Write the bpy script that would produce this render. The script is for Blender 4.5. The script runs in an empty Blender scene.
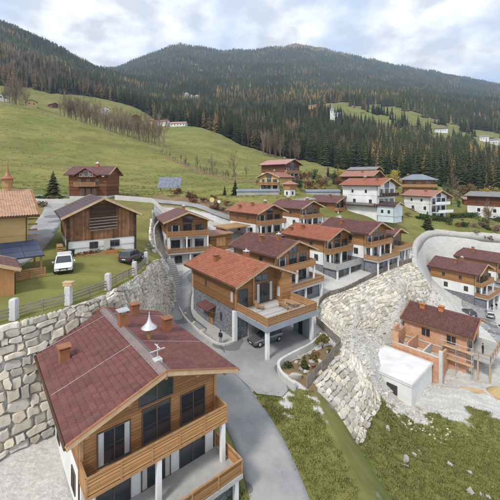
import bpy, math, random
import numpy as np
from mathutils import Vector, Matrix
R = math.radians
rnd = random.Random(7)
sc = bpy.context.scene
COL = sc.collection

# ------------------------------------------------------------------ camera, world, sun, exposure
FPX, HZ, CZ = 330.0, 180.0, 20.0           # focal length and horizon row (in a 500 px frame), drone height
cam_d = bpy.data.cameras.new('camera')
cam_d.sensor_width = 36.0; cam_d.sensor_fit = 'HORIZONTAL'
cam_d.lens = 36.0 * FPX / 500.0
cam_d.shift_y = -(250.0 - HZ) / 500.0
cam_d.clip_start = 0.5; cam_d.clip_end = 30000
cam = bpy.data.objects.new('camera', cam_d); COL.objects.link(cam)
cam.location = (0, 0, CZ); cam.rotation_euler = (R(90), 0, 0)
sc.camera = cam
SUN_EL, SUN_AZ = 48.0, 215.0               # azimuth clockwise from +Y (view direction)
world = bpy.data.worlds.new('World'); sc.world = world; world.use_nodes = True
wt = world.node_tree; wt.nodes.clear()
def wn(t, **kw):
    n = wt.nodes.new(t)
    for k, v in kw.items(): setattr(n, k, v)
    return n
_sky = wn('ShaderNodeTexSky', sky_type='NISHITA', sun_disc=False, sun_elevation=R(SUN_EL), sun_rotation=R(SUN_AZ))
_sky.air_density = 1.0; _sky.dust_density = 0.6; _sky.altitude = 900
_tc = wn('ShaderNodeTexCoord'); _sep = wn('ShaderNodeSeparateXYZ')
wt.links.new(_tc.outputs['Generated'], _sep.inputs[0])
_add = wn('ShaderNodeMath', operation='ADD'); _add.inputs[1].default_value = 0.34
_mx = wn('ShaderNodeMath', operation='MAXIMUM'); _mx.inputs[1].default_value = 0.05
wt.links.new(_sep.outputs['Z'], _add.inputs[0]); wt.links.new(_add.outputs[0], _mx.inputs[0])
_cmb = wn('ShaderNodeCombineXYZ')
for ax in 'XY':
    d = wn('ShaderNodeMath', operation='DIVIDE')
    wt.links.new(_sep.outputs[ax], d.inputs[0]); wt.links.new(_mx.outputs[0], d.inputs[1])
    wt.links.new(d.outputs[0], _cmb.inputs[ax])
_n1 = wn('ShaderNodeTexNoise'); _n1.inputs['Scale'].default_value = 2.3; _n1.inputs['Detail'].default_value = 9; _n1.inputs['Roughness'].default_value = 0.55
_n2 = wn('ShaderNodeTexNoise'); _n2.inputs['Scale'].default_value = 6.5; _n2.inputs['Detail'].default_value = 8; _n2.inputs['Roughness'].default_value = 0.55
_mp = wn('ShaderNodeMapping'); _mp.inputs['Location'].default_value = (3.7, 1.9, 0)
wt.links.new(_cmb.outputs[0], _n1.inputs['Vector']); wt.links.new(_cmb.outputs[0], _mp.inputs[0]); wt.links.new(_mp.outputs[0], _n2.inputs['Vector'])
_cr = wn('ShaderNodeValToRGB'); _cr.color_ramp.elements[0].position = 0.36; _cr.color_ramp.elements[1].position = 0.56
wt.links.new(_n1.outputs['Fac'], _cr.inputs[0])
_cc = wn('ShaderNodeValToRGB')
_cc.color_ramp.elements[0].position = 0.40; _cc.color_ramp.elements[0].color = (6.6, 6.85, 7.4, 1)
_cc.color_ramp.elements[1].position = 0.58; _cc.color_ramp.elements[1].color = (10.6, 10.6, 10.6, 1)
wt.links.new(_n2.outputs['Fac'], _cc.inputs[0])
_pale = wn('ShaderNodeMix', data_type='RGBA'); _pale.inputs[0].default_value = 0.72   # thin high veil of cloud over the blue
wt.links.new(_sky.outputs[0], _pale.inputs[6]); _pale.inputs[7].default_value = (6.2, 7.7, 9.9, 1)
_mix = wn('ShaderNodeMix', data_type='RGBA')
wt.links.new(_cr.outputs[0], _mix.inputs[0]); wt.links.new(_pale.outputs[2], _mix.inputs[6]); wt.links.new(_cc.outputs[0], _mix.inputs[7])
_bg = wn('ShaderNodeBackground'); _bg.inputs[1].default_value = 0.07
_out = wn('ShaderNodeOutputWorld')
wt.links.new(_mix.outputs[2], _bg.inputs[0]); wt.links.new(_bg.outputs[0], _out.inputs[0])
sun_d = bpy.data.lights.new('sun', 'SUN'); sun_d.energy = 1.5; sun_d.angle = R(10); sun_d.color = (1.0, 0.95, 0.88)
sun = bpy.data.objects.new('sun', sun_d); COL.objects.link(sun)
_sd = Vector((math.sin(R(SUN_AZ)) * math.cos(R(SUN_EL)), math.cos(R(SUN_AZ)) * math.cos(R(SUN_EL)), math.sin(R(SUN_EL))))
sun.rotation_euler = _sd.to_track_quat('Z', 'Y').to_euler(); sun.location = (-60, -80, 150)
vs = sc.view_settings
vs.view_transform = 'Standard'; vs.look = 'None'; vs.exposure = 0.92; vs.gamma = 1.0; vs.use_curve_mapping = False
sc.render.resolution_x = 1024; sc.render.resolution_y = 1024
sc.cycles.max_bounces = 6; sc.cycles.diffuse_bounces = 2; sc.cycles.glossy_bounces = 2
sc.cycles.transmission_bounces = 3; sc.cycles.volume_bounces = 0

# ------------------------------------------------------------------ helpers
def ray(px, py, Y): return Vector(((px - 250) / FPX * Y, Y, CZ - (py - HZ) / FPX * Y))
def tag(o, label=None, cat=None, group=None, kind=None):
    if label: o['label'] = label
    if cat: o['category'] = cat
    if group: o['group'] = group
    if kind: o['kind'] = kind
    return o
def empty(name, loc, rz=0):
    o = bpy.data.objects.new(name, None); COL.objects.link(o)
    o.location = loc; o.rotation_euler = (0, 0, rz); o.empty_display_size = 0.3
    return o
def thing(name, label, cat, loc, rz=0, group=None): return tag(empty(name, loc, rz), label, cat, group)
def link(o, parent=None):
    COL.objects.link(o)
    if parent is not None: o.parent = parent
    return o
class MB:
    def __init__(s): s.v = []; s.f = []; s.m = []
    def add(s, vs_, fs, m=0):
        b = len(s.v); s.v += [tuple(p) for p in vs_]
        for f in fs: s.f.append(tuple(b + i for i in f)); s.m.append(m)
        return s
    def box(s, x0, x1, y0, y1, z0, z1, m=0):
        if x0 > x1: x0, x1 = x1, x0
        if y0 > y1: y0, y1 = y1, y0
        if z0 > z1: z0, z1 = z1, z0
        return s.add([(x0,y0,z0),(x1,y0,z0),(x1,y1,z0),(x0,y1,z0),(x0,y0,z1),(x1,y0,z1),(x1,y1,z1),(x0,y1,z1)],
                     [(0,3,2,1),(4,5,6,7),(0,1,5,4),(1,2,6,5),(2,3,7,6),(3,0,4,7)], m)
    def bar(s, p, q, w, h, m=0, up=(0,0,1)):
        p = Vector(p); q = Vector(q); d = (q - p).normalized(); up = Vector(up)
        a = d.cross(up)
        if a.length < 1e-4: a = d.cross(Vector((1,0,0)))
        a.normalize(); b = a.cross(d); a *= w / 2; b *= h / 2
        P = [p-a-b, p+a-b, p+a+b, p-a+b, q-a-b, q+a-b, q+a+b, q-a+b]
        return s.add(P, [(0,1,2,3),(7,6,5,4),(0,4,5,1),(1,5,6,2),(2,6,7,3),(3,7,4,0)], m)
    def tube(s, p, q, r0, r1=None, n=6, m=0, cap=True):
        r1 = r0 if r1 is None else r1
        p = Vector(p); q = Vector(q); d = (q - p).normalized()
        a = d.cross(Vector((0,0,1)))
        if a.length < 1e-3: a = Vector((1,0,0))
        a.normalize(); b = a.cross(d)
        P = []
        for c, r in ((p, r0), (q, r1)):
            for i in range(n):
                t = 2 * math.pi * i / n; P.append(c + a * (r * math.cos(t)) + b * (r * math.sin(t)))
        F = [(i, n + i, n + (i + 1) % n, (i + 1) % n) for i in range(n)]
        if cap: F += [tuple(range(n)), tuple(reversed(range(n, 2 * n)))]
        return s.add(P, F, m)
    def lathe(s, prof, n=10, c=(0,0,0), m=0):
        P = [(c[0] + r * math.cos(2*math.pi*i/n), c[1] + r * math.sin(2*math.pi*i/n), c[2] + z) for r, z in prof for i in range(n)]
        F = [(k*n+i, k*n+(i+1)%n, (k+1)*n+(i+1)%n, (k+1)*n+i) for k in range(len(prof)-1) for i in range(n)]
        F += [tuple(reversed(range(n))), tuple(range((len(prof)-1)*n, len(prof)*n))]
        return s.add(P, F, m)
    def prism(s, pts, vec, m=0):
        n = len(pts); vec = Vector(vec); P = [Vector(p) for p in pts]; P += [p + vec for p in P]
        return s.add(P, [tuple(reversed(range(n))), tuple(range(n, 2*n))] + [(i, (i+1)%n, n+(i+1)%n, n+i) for i in range(n)], m)
    def loft(s, rings, m=0, cap=True):
        n = len(rings[0]); P = [p for r in rings for p in r]
        F = [(k*n+i, k*n+(i+1)%n, (k+1)*n+(i+1)%n, (k+1)*n+i) for k in range(len(rings)-1) for i in range(n)]
        if cap: F += [tuple(reversed(range(n))), tuple(range((len(rings)-1)*n, len(rings)*n))]
        return s.add(P, F, m)
    def mesh(s, name, mats, smooth=False):
        me = bpy.data.meshes.new(name); me.from_pydata(s.v, [], s.f)
        for m in (mats if isinstance(mats, (list, tuple)) else [mats]): me.materials.append(m)
        if any(s.m): me.polygons.foreach_set('material_index', s.m)
        if smooth: me.polygons.foreach_set('use_smooth', [True] * len(s.f))
        me.update(); return me
    def build(s, name, mats, parent=None, smooth=False):
        return link(bpy.data.objects.new(name, s.mesh(name, mats, smooth)), parent)

# ------------------------------------------------------------------ materials
class G:
    def __init__(s, name, rough=0.8, spec=0.3):
        s.mat = bpy.data.materials.new(name); s.mat.use_nodes = True; s.t = s.mat.node_tree
        s.b = s.t.nodes['Principled BSDF']; s.b.inputs['Roughness'].default_value = rough; s.b.inputs['Specular IOR Level'].default_value = spec
        s.tc = None
    def set(s, sock, v):
        if isinstance(v, bpy.types.NodeSocket): s.t.links.new(v, sock)
        elif isinstance(v, (int, float)):
            try: sock.default_value = v
            except TypeError: sock.default_value = (v, v, v)
        else: sock.default_value = tuple(v) if len(v) == len(sock.default_value) else (*v, 1)
    def co(s):
        if not s.tc: s.tc = s.t.nodes.new('ShaderNodeTexCoord')
        return s.tc.outputs['Object']
    def math(s, op, a, b=0.0, c=0.0):
        n = s.t.nodes.new('ShaderNodeMath'); n.operation = op
        s.set(n.inputs[0], a); s.set(n.inputs[1], b); s.set(n.inputs[2], c); return n.outputs[0]
    def mapping(s, v, scale=(1,1,1), loc=(0,0,0), rot=(0,0,0)):
        n = s.t.nodes.new('ShaderNodeMapping'); s.set(n.inputs[0], v); n.inputs['Scale'].default_value = scale; n.inputs['Location'].default_value = loc; n.inputs['Rotation'].default_value = rot; return n.outputs[0]
    def noise(s, v, scale, detail=4, rough=0.55):
        n = s.t.nodes.new('ShaderNodeTexNoise'); s.set(n.inputs['Vector'], v); n.inputs['Scale'].default_value = scale
        n.inputs['Detail'].default_value = detail; n.inputs['Roughness'].default_value = rough; return n.outputs['Fac']
    def voro(s, v, scale, feat='F1', out='Distance'):
        n = s.t.nodes.new('ShaderNodeTexVoronoi'); n.feature = feat; s.set(n.inputs['Vector'], v); n.inputs['Scale'].default_value = scale; return n.outputs[out]
    def white(s, v):
        n = s.t.nodes.new('ShaderNodeTexWhiteNoise'); n.noise_dimensions = '3D'; s.set(n.inputs['Vector'], v); return n.outputs['Value']
    def sep(s, v):
        n = s.t.nodes.new('ShaderNodeSeparateXYZ'); s.set(n.inputs[0], v); return n.outputs
    def comb(s, x, y, z):
        n = s.t.nodes.new('ShaderNodeCombineXYZ')
        for i, a in enumerate((x, y, z)): s.set(n.inputs[i], a)
        return n.outputs[0]
    def mix(s, f, a, b, mode='MIX'):
        n = s.t.nodes.new('ShaderNodeMix'); n.data_type = 'RGBA'; n.blend_type = mode
        s.set(n.inputs[0], f); s.set(n.inputs[6], a); s.set(n.inputs[7], b); return n.outputs[2]
    def ramp(s, f, a, b):
        n = s.t.nodes.new('ShaderNodeMapRange'); s.set(n.inputs[0], f); n.inputs[1].default_value = a; n.inputs[2].default_value = b; return n.outputs[0]
    def rand(s): return s.t.nodes.new('ShaderNodeObjectInfo').outputs['Random']
    def attr(s, name):
        n = s.t.nodes.new('ShaderNodeAttribute'); n.attribute_name = name; return n.outputs['Color']
    def bump(s, h, strength=0.4, dist=0.05):
        n = s.t.nodes.new('ShaderNodeBump'); n.inputs['Strength'].default_value = strength; n.inputs['Distance'].default_value = dist
        s.set(n.inputs['Height'], h); s.t.links.new(n.outputs[0], s.b.inputs['Normal'])
    def done(s, col):
        s.set(s.b.inputs['Base Color'], col); return s.mat
def hexd(c, k): return tuple(x * k for x in c)
def simple(name, c1, c2=None, scale=3, rough=0.8, spec=0.3, stretch=(1,1,1), bump=0, vary=0.0, metal=0, detail=5):
    g = G(name, rough, spec); g.b.inputs['Metallic'].default_value = metal
    c2 = c2 or hexd(c1, 0.75)
    v = g.mapping(g.co(), stretch)
    n = g.noise(v, scale, detail, 0.6)
    c = g.mix(g.ramp(n, 0.3, 0.7), c1, c2)
    big = g.noise(g.co(), 0.35, 3)
    c = g.mix(g.ramp(big, 0.35, 0.75), c, g.mix(1.0, c, (0.8, 0.8, 0.78), 'MULTIPLY'))
    if vary:
        k = g.math('MULTIPLY_ADD', g.rand(), vary * 2, 1 - vary)
        c = g.mix(1.0, c, g.comb(k, k, k), 'MULTIPLY')
    if bump: g.bump(n, bump, 0.05)
    return g.done(c)
def boards(name, c1, c2, size=0.2, axis='Z', groove=0.1, grain=(0.6, 0.6, 9), rough=0.7, dark=0.35, weather=None):
    g = G(name, rough, 0.25); o = g.sep(g.co())
    a = g.math('DIVIDE', o[axis], size); fl = g.math('FLOOR', a); fr = g.math('FRACT', a)
    r = g.white(g.comb(fl, 3.1, 7.7))
    n = g.noise(g.mapping(g.co(), grain), 2.2, 6, 0.65)
    c = g.mix(g.ramp(n, 0.3, 0.72), c1, c2)
    k = g.math('MULTIPLY', g.math('MULTIPLY_ADD', r, 0.5, 0.75), g.math('MULTIPLY_ADD', g.rand(), 0.45, 0.76)); c = g.mix(1.0, c, g.comb(k, k, k), 'MULTIPLY')
    if weather:
        w = g.noise(g.co(), 0.5, 5, 0.65); c = g.mix(g.ramp(w, 0.42, 0.68), c, weather)
    gr = g.math('LESS_THAN', fr, groove); c = g.mix(gr, c, g.mix(1.0, c, (dark, dark, dark), 'MULTIPLY'))
    g.bump(g.math('SUBTRACT', 1.0, gr), 0.6, 0.02)
    return g.done(c)
def tiles(name, c1, c2, rough=0.5, moss=None):
    g = G(name, rough, 0.35); o = g.sep(g.co())
    cell = g.comb(g.math('FLOOR', g.math('DIVIDE', o['X'], 0.3)), g.math('FLOOR', g.math('DIVIDE', o['Y'], 0.37)), 0.5)
    r = g.white(cell); n = g.noise(g.co(), 0.8, 6, 0.6)
    c = g.mix(r, c1, c2)
    c = g.mix(g.ramp(n, 0.42, 0.75), c, g.mix(1.0, c, (0.72, 0.74, 0.78), 'MULTIPLY'))
    st = g.noise(g.mapping(g.co(), (3.0, 0.25, 1)), 1.3, 5, 0.6)
    c = g.mix(g.ramp(st, 0.52, 0.85), c, moss or (0.2, 0.13, 0.11))
    return g.done(c)
def leafmat(name, c1, c2, vary=0.25, rough=0.75, hue=None):
    g = G(name, rough, 0.15)
    n = g.noise(g.co(), 0.9, 3); c = g.mix(g.ramp(n, 0.3, 0.7), c1, c2)
    oi = g.t.nodes.new('ShaderNodeObjectInfo'); r = oi.outputs['Random']; lo = g.ramp(g.noise(oi.outputs['Location'], .006, 3), .38, .62)
    k = g.math('MULTIPLY', g.math('MULTIPLY_ADD', r, vary * 2, 1 - vary), g.math('MULTIPLY_ADD', lo, .7, .65))
    c = g.mix(1.0, c, g.comb(k, k, k), 'MULTIPLY')
    if hue:
        c = g.mix(g.math('FRACT', g.math('MULTIPLY', r, 7.31)), c, g.mix(1.0, c, hue, 'MULTIPLY'))
    return g.done(c)
M = {}
M['timber'] = boards('larch_boards', (0.36, 0.185, 0.075), (0.20, 0.098, 0.040), 0.2)
M['timber_v'] = boards('larch_boards_upright', (0.50, 0.26, 0.11), (0.33, 0.16, 0.065), 0.16, 'X', grain=(9, 9, 0.6))
M['beam'] = simple('larch_beam', (0.46, 0.27, 0.13), (0.32, 0.175, 0.08), 3, 0.65, stretch=(1, 1, 1))
M['soffit'] = simple('shaded_soffit', (0.25, 0.14, 0.07), (0.18, 0.10, 0.05), 3)  # browner and darker than the beams: shade under the eaves put into the colour
M['verge'] = simple('pale_verge_board', (0.60, 0.44, 0.27), (0.48, 0.32, 0.18), 2)
M['rail'] = boards('balcony_boards', (0.44, 0.24, 0.10), (0.29, 0.145, 0.06), 0.16, dark=0.3)
M['greywood'] = simple('weathered_grey_wood', (0.30, 0.26, 0.22), (0.19, 0.165, 0.14), 3, 0.85, stretch=(1, 1, 1), vary=0.2)
M['oldwood'] = boards('old_barn_boards', (0.29, 0.145, 0.065), (0.13, 0.065, 0.035), 0.24, 'Y', grain=(7, 7, 0.5), rough=0.85, weather=(0.06, 0.042, 0.033))
M['oldwood_h'] = boards('old_barn_boards_level', (0.11, 0.06, 0.036), (0.055, 0.035, 0.025), 0.25, 'Z', rough=0.85)
M['brownwood'] = boards('brown_log_wall', (0.23, 0.09, 0.04), (0.13, 0.05, 0.026), 0.25, 'Z', rough=0.75)
M['white'] = simple('white_plaster', (0.80, 0.80, 0.79), (0.72, 0.72, 0.71), 1.5, 0.9, bump=0.05)
M['cream'] = simple('cream_plaster', (0.66, 0.47, 0.21), (0.60, 0.41, 0.18), 1.2, 0.9)
M['pale'] = simple('pale_blue_plaster', (0.60, 0.67, 0.70), (0.54, 0.61, 0.64), 1.2, 0.9)
M['tile_red'] = tiles('red_clay_tiles', (0.375, 0.135, 0.072), (0.28, 0.098, 0.054), moss=(0.22, 0.11, 0.085))
M['tile_dark'] = tiles('maroon_tiles', (0.165, 0.070, 0.058), (0.115, 0.048, 0.042), moss=(0.15, 0.10, 0.095))
M['tile_wine'] = tiles('wine_tiles', (0.19, 0.072, 0.06), (0.14, 0.052, 0.046), moss=(0.15, 0.085, 0.078))
M['tile_brown'] = tiles('brown_purple_tiles', (0.10, 0.066, 0.072), (0.075, 0.05, 0.056), moss=(0.09, 0.065, 0.065))
M['tile_old'] = tiles('faded_brick_tiles', (0.40, 0.19, 0.13), (0.31, 0.14, 0.10), moss=(0.3, 0.2, 0.16))
M['tile_pink'] = tiles('faded_pink_tiles', (0.50, 0.27, 0.24), (0.42, 0.21, 0.19), moss=(0.42, 0.3, 0.28))
M['shingle'] = tiles('pale_larch_shingles', (0.56, 0.36, 0.24), (0.46, 0.28, 0.19), 0.8, moss=(0.42, 0.3, 0.22))
M['tile_grey'] = tiles('grey_eternit', (0.27, 0.26, 0.25), (0.22, 0.215, 0.21), moss=(0.2, 0.19, 0.18))
M['sheet'] = simple('blue_grey_sheet_metal', (0.23, 0.26, 0.30), (0.19, 0.22, 0.26), 1, 0.5, metal=0.1)
M['zinc'] = simple('zinc', (0.42, 0.42, 0.43), (0.33, 0.33, 0.35), 2, 0.4, metal=0.6)
M['ridge'] = simple('dull_ridge_metal', (0.25, 0.19, 0.19), (0.19, 0.145, 0.145), 2, 0.5)
M['silver'] = simple('bright_tin', (0.66, 0.66, 0.67), (0.55, 0.55, 0.57), 4, 0.35, metal=0.5)
M['copper'] = simple('copper_flashing', (0.42, 0.19, 0.095), (0.31, 0.13, 0.065), 4, 0.5, metal=0.3)
M['gutter'] = simple('brown_gutter', (0.13, 0.07, 0.05), None, 2, 0.5, metal=0.3)
M['concrete'] = simple('concrete', (0.46, 0.45, 0.43), (0.37, 0.36, 0.345), 2, 0.9, bump=0.1)
M['concrete_pale'] = simple('pale_concrete', (0.62, 0.61, 0.58), (0.52, 0.51, 0.49), 1.5, 0.9, bump=0.1)
M['granite'] = simple('pale_granite', (0.60, 0.59, 0.57), (0.46, 0.455, 0.45), 7, 0.85, bump=0.3)
M['deck'] = boards('grey_deck_boards', (0.42, 0.41, 0.39), (0.34, 0.33, 0.315), 0.15, 'X', dark=0.6)
M['paving'] = simple('grey_paving', (0.33, 0.325, 0.32), (0.27, 0.265, 0.26), 2, 0.9)
M['membrane'] = simple('white_membrane', (0.78, 0.78, 0.78), (0.70, 0.70, 0.71), 0.7, 0.7)
M['fascia'] = simple('blue_grey_fascia', (0.30, 0.33, 0.37), (0.25, 0.275, 0.31), 1, 0.6)
M['dark'] = simple('dark_metal', (0.035, 0.035, 0.038), None, 3, 0.5)
M['black'] = simple('rubber', (0.018, 0.018, 0.018), None, 3, 0.8)
M['darkwood'] = simple('dark_stained_wood', (0.065, 0.045, 0.035), (0.045, 0.03, 0.024), 3, 0.7)
M['terracotta'] = simple('terracotta', (0.55, 0.22, 0.09), None, 3, 0.8)
M['frame'] = simple('window_frame', (0.13, 0.10, 0.08), None, 3, 0.55)
M['frame_w'] = simple('white_frame', (0.7, 0.7, 0.69), None, 3, 0.55)
M['curtain'] = simple('net_curtain', (0.62, 0.61, 0.58), (0.45, 0.44, 0.42), 4, 0.9, stretch=(6, 6, .3))
def glassmat(name, c, rough=0.06, spec=.8):
    g = G(name, rough, spec); n = g.noise(g.co(), 1.1, 3); return g.done(g.mix(g.ramp(n, 0.4, 0.65), c, hexd(c, 1.5)))
M['glass'] = glassmat('window_glass', (0.022, 0.028, 0.034))
M['solar'] = glassmat('solar_cells', (0.012, 0.02, 0.05), 0.25, .35)
M['solar_pale'] = glassmat('solar_cells_pale', (0.10, 0.12, 0.17), 0.35, .25)
g = G('slate_cladding', 0.85, 0.3); _v = g.mapping(g.co(), (2.2, 2.2, 4.6))
_c = g.mix(g.white(g.voro(_v, 1.0, 'F1', 'Position')), (0.15, 0.165, 0.19), (0.25, 0.26, 0.28))
_e = g.ramp(g.voro(_v, 1.0, 'DISTANCE_TO_EDGE'), 0.02, 0.07); g.bump(_e, 0.7, 0.04)
M['slate'] = g.done(g.mix(_e, (0.085, 0.09, 0.10), _c))
g = G('hollow_brick', 0.9, 0.2); o_ = g.sep(g.co()); _row = g.math('FLOOR', g.math('DIVIDE', o_['Z'], 0.25)); _h = g.math('ADD', o_['X'], o_['Y'])
_hx = g.math('ADD', g.math('DIVIDE', _h, 0.4), g.math('MULTIPLY', _row, 0.5))
_c = g.mix(g.white(g.comb(_row, g.math('FLOOR', _hx), 1.0)), (0.60, 0.31, 0.175), (0.48, 0.23, 0.125))
_j = g.math('MAXIMUM', g.math('LESS_THAN', g.math('FRACT', g.math('DIVIDE', o_['Z'], 0.25)), 0.1), g.math('LESS_THAN', g.math('FRACT', _hx), 0.05))
_w = g.ramp(g.noise(g.co(), 0.7, 4), 0.5, 0.8)
g.bump(g.math('SUBTRACT', 1.0, _j), 0.5, 0.02)
M['brick'] = g.done(g.mix(_w, g.mix(_j, _c, (0.55, 0.44, 0.36)), (0.60, 0.45, 0.34)))
def rockmat(name, a, b, c, vary=0.22):
    g = G(name, 0.92, 0.2)
    n = g.noise(g.co(), 1.6, 7, 0.65); col = g.mix(g.ramp(n, 0.32, 0.68), a, b)
    rr = g.math('FRACT', g.math('ADD', g.rand(), g.t.nodes.new('ShaderNodeNewGeometry').outputs['Random Per Island'])); col = g.mix(g.math('FRACT', g.math('MULTIPLY', rr, 5.7)), col, g.mix(1.0, col, c, 'MULTIPLY'))
    k = g.math('MULTIPLY_ADD', rr, vary * 2, 1 - vary); col = g.mix(1.0, col, g.comb(k, k, k), 'MULTIPLY')
    st = g.noise(g.mapping(g.co(), (2.5, 2.5, 0.7)), 1.1, 5, 0.6); col = g.mix(g.ramp(st, 0.58, 0.8), col, (0.36, 0.27, 0.17))
    g.bump(g.noise(g.co(), 6, 6, 0.7), 0.5, 0.06)
    return g.done(col)
M['rock'] = rockmat('cream_limestone', (0.60, 0.575, 0.515), (0.44, 0.42, 0.375), (1.0, 0.92, 0.80), .32)
M['rock_grey'] = rockmat('grey_stone', (0.42, 0.41, 0.39), (0.33, 0.32, 0.31), (0.95, 0.9, 0.85))
M['shotcrete'] = rockmat('shotcrete', (0.50, 0.49, 0.465), (0.36, 0.355, 0.34), (0.97, 0.95, 0.92))
M['spruce'] = leafmat('spruce_needles', (0.046, 0.058, 0.026), (0.028, 0.038, 0.019), 0.35, hue=(1.55, 1.25, 0.8))
M['larch'] = leafmat('autumn_larch', (0.33, 0.205, 0.075), (0.22, 0.14, 0.06), 0.3, hue=(0.65, 0.75, 0.9))
M['yellowleaf'] = leafmat('yellow_leaves', (0.38, 0.30, 0.06), (0.27, 0.20, 0.05), 0.25)
M['twig'] = leafmat('bare_twigs', (0.25, 0.185, 0.125), (0.165, 0.122, 0.085), 0.25)
M['russet'] = leafmat('russet_leaves', (0.24, 0.10, 0.06), (0.15, 0.07, 0.045), 0.25)
M['bark'] = simple('bark', (0.11, 0.085, 0.068), (0.07, 0.055, 0.045), 6, 0.9)
M['shrub'] = leafmat('evergreen_shrub', (0.045, 0.075, 0.025), (0.028, 0.05, 0.02), 0.25)
M['hedge'] = leafmat('hedge_leaves', (0.085, 0.12, 0.03), (0.055, 0.085, 0.025), 0.2)
M['olive'] = leafmat('olive_shrub', (0.26, 0.22, 0.065), (0.18, 0.16, 0.05), 0.2)
g = G('asphalt', 0.88, 0.3); n = g.noise(g.co(), 14, 4, .7); b = g.noise(g.co(), 0.3, 5, 0.65)
_c = g.mix(g.ramp(n, .3, .7), (0.19, 0.19, 0.193), (0.31, 0.31, 0.312)); _c = g.mix(g.ramp(b, 0.4, 0.62), _c, (0.335, 0.325, 0.31))
_pt = g.math('GREATER_THAN', g.noise(g.co(), .16, 1), .60); _c = g.mix(_pt, _c, (.16, .16, .165)); g.bump(n, .3, .02)
M['asphalt'] = g.done(_c)
g = G('terrain', 0.95, 0.1); z = g.sep(g.attr('zone'))
nA = g.noise(g.mapping(g.co(), (1, 1, 2.5)), 0.035, 4, 0.62); nB = g.noise(g.co(), 0.35, 4, 0.65); nC = g.noise(g.co(), 4.0, 3, 0.7); nD = g.noise(g.mapping(g.co(), (0.35, 1.6, 3), rot=(0, 0, 0.25)), 0.05, 3, 0.6)
nE = g.noise(g.mapping(g.co(), (0.3, 1.7, 3), rot=(0, 0, 0.15)), 0.22, 4, 0.65)
gr = g.mix(g.ramp(nA, 0.3, 0.7), (0.145, 0.175, 0.042), (0.275, 0.24, 0.082))
gr = g.mix(g.math('MULTIPLY', g.ramp(nE, 0.45, 0.7), 0.55), gr, (0.10, 0.098, 0.035))
gr = g.mix(g.math('MULTIPLY', g.ramp(nD, 0.48, 0.7), 0.7), gr, (0.115, 0.108, 0.04))
gr = g.mix(g.math('MULTIPLY', g.ramp(nB, 0.45, 0.75), 0.45), gr, (0.09, 0.112, 0.03))
gr = g.mix(g.math('MULTIPLY', g.ramp(nC, 0.5, 0.7), 0.35), gr, (0.19, 0.165, 0.075))
gv = g.mix(g.ramp(nC, 0.35, 0.65), (0.60, 0.585, 0.55), (0.43, 0.42, 0.395))
gv = g.mix(g.math('MULTIPLY', g.ramp(nB, 0.45, 0.65), 0.6), gv, (0.42, 0.405, 0.38))
fo = g.mix(g.ramp(nA, 0.35, 0.65), (0.040, 0.052, 0.026), (0.085, 0.075, 0.042))
dr = g.mix(g.ramp(nB, 0.3, 0.7), (0.24, 0.17, 0.085), (0.16, 0.12, 0.065))
edge = g.math('MULTIPLY_ADD', g.math('SUBTRACT', nB, 0.5), 0.9, 0.0)
def msk(s_): return g.ramp(g.math('ADD', s_, edge), 0.4, 0.6)
c = g.mix(msk(z['X']), gr, gv); c = g.mix(msk(z['Z']), c, dr); c = g.mix(msk(z['Y']), c, fo)
g.bump(g.math('ADD', nC, g.math('MULTIPLY', nE, 3.0)), 0.6, 0.12)
M['terrain'] = g.done(c)

# ------------------------------------------------------------------ terrain
def mq(pts, c=3.0):
    P = np.array(pts, float); n = len(P); D = np.sqrt(((P[:, None, :2] - P[None, :, :2])**2).sum(-1) + c*c)
    A = np.zeros((n+3, n+3)); A[:n, :n] = D; A[:n, n] = 1; A[:n, n+1:] = P[:, :2]; A[n, :n] = 1; A[n+1:, :n] = P[:, :2].T
    w = np.linalg.solve(A, np.r_[P[:, 2], 0, 0, 0])
    def f(x, y):
        s = w[n] + w[n+1]*x + w[n+2]*y
        for i in range(n): s = s + w[i] * np.sqrt((x-P[i,0])**2 + (y-P[i,1])**2 + c*c)
        return s
    return f
zL = mq([(-18,26,9),(-13.5,33,9),(-13.7,40.5,8.3),(-14.6,48,7.8),(-14.6,55,6.8),(-24,44,9.7),(-17.5,50,9.4),(-22,37,9.3),(-30,40,9.6),(-25,56,10.2),(-36,58,10.6),
         (-41,68,11.4),(-25,76,12),(-40,90,15.2),(-60,80,14),(-16,61,6.6),(-19,67,8),(-50,30,9.3),(-40,14,9),(-60,110,17),(-90,90,17),(-22,90,14),(-32,100,15.2),(-30,25,9)])
zM = mq([(-2,42.5,-.95),(2,37.5,-.95),(8,43,-1),(-9,51,-.9),(-13,49,-.2),(-11,56,.6),(-13.3,58.5,1.3),(0,46,-.9),(-10,63,2.1),(-7,69,3),(-14,66,2.1),(4,62,.8),(12.8,57.5,-.9),(9.5,47.5,-.8),
         (11.5,41.5,-1),(6,35,-.9),(15.5,75,1.4),(16,64,-.3),(27,68.5,.2),(38.5,78.5,.5),(24.4,76.5,1.4),(32,72,.4),(1.7,87.5,5.5),(6,81,4.6),(12,96,6.2),(26,108,7.6),(-4,79,4.6),
         (16,85,3.6),(30,88,4.5),(40,95,4.2),(50,100,2.2),(45,110,6),(60,113,1.6),(75,117,0),(95,116,-1),(38,106,8.2),(-16,80,7),(-14,92,12.6),(0,100,11),(18,112,12),(0,25,-1.5),
         (4,12,-2),(-6,20,-1),(-9,32,-.7),(-12,38,-.4),(-13,28,.3),(-16,22,.5),(-22,14,0),(62,121,4.5),(90,125,5),(120,120,2),(12,8,-2)])
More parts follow.
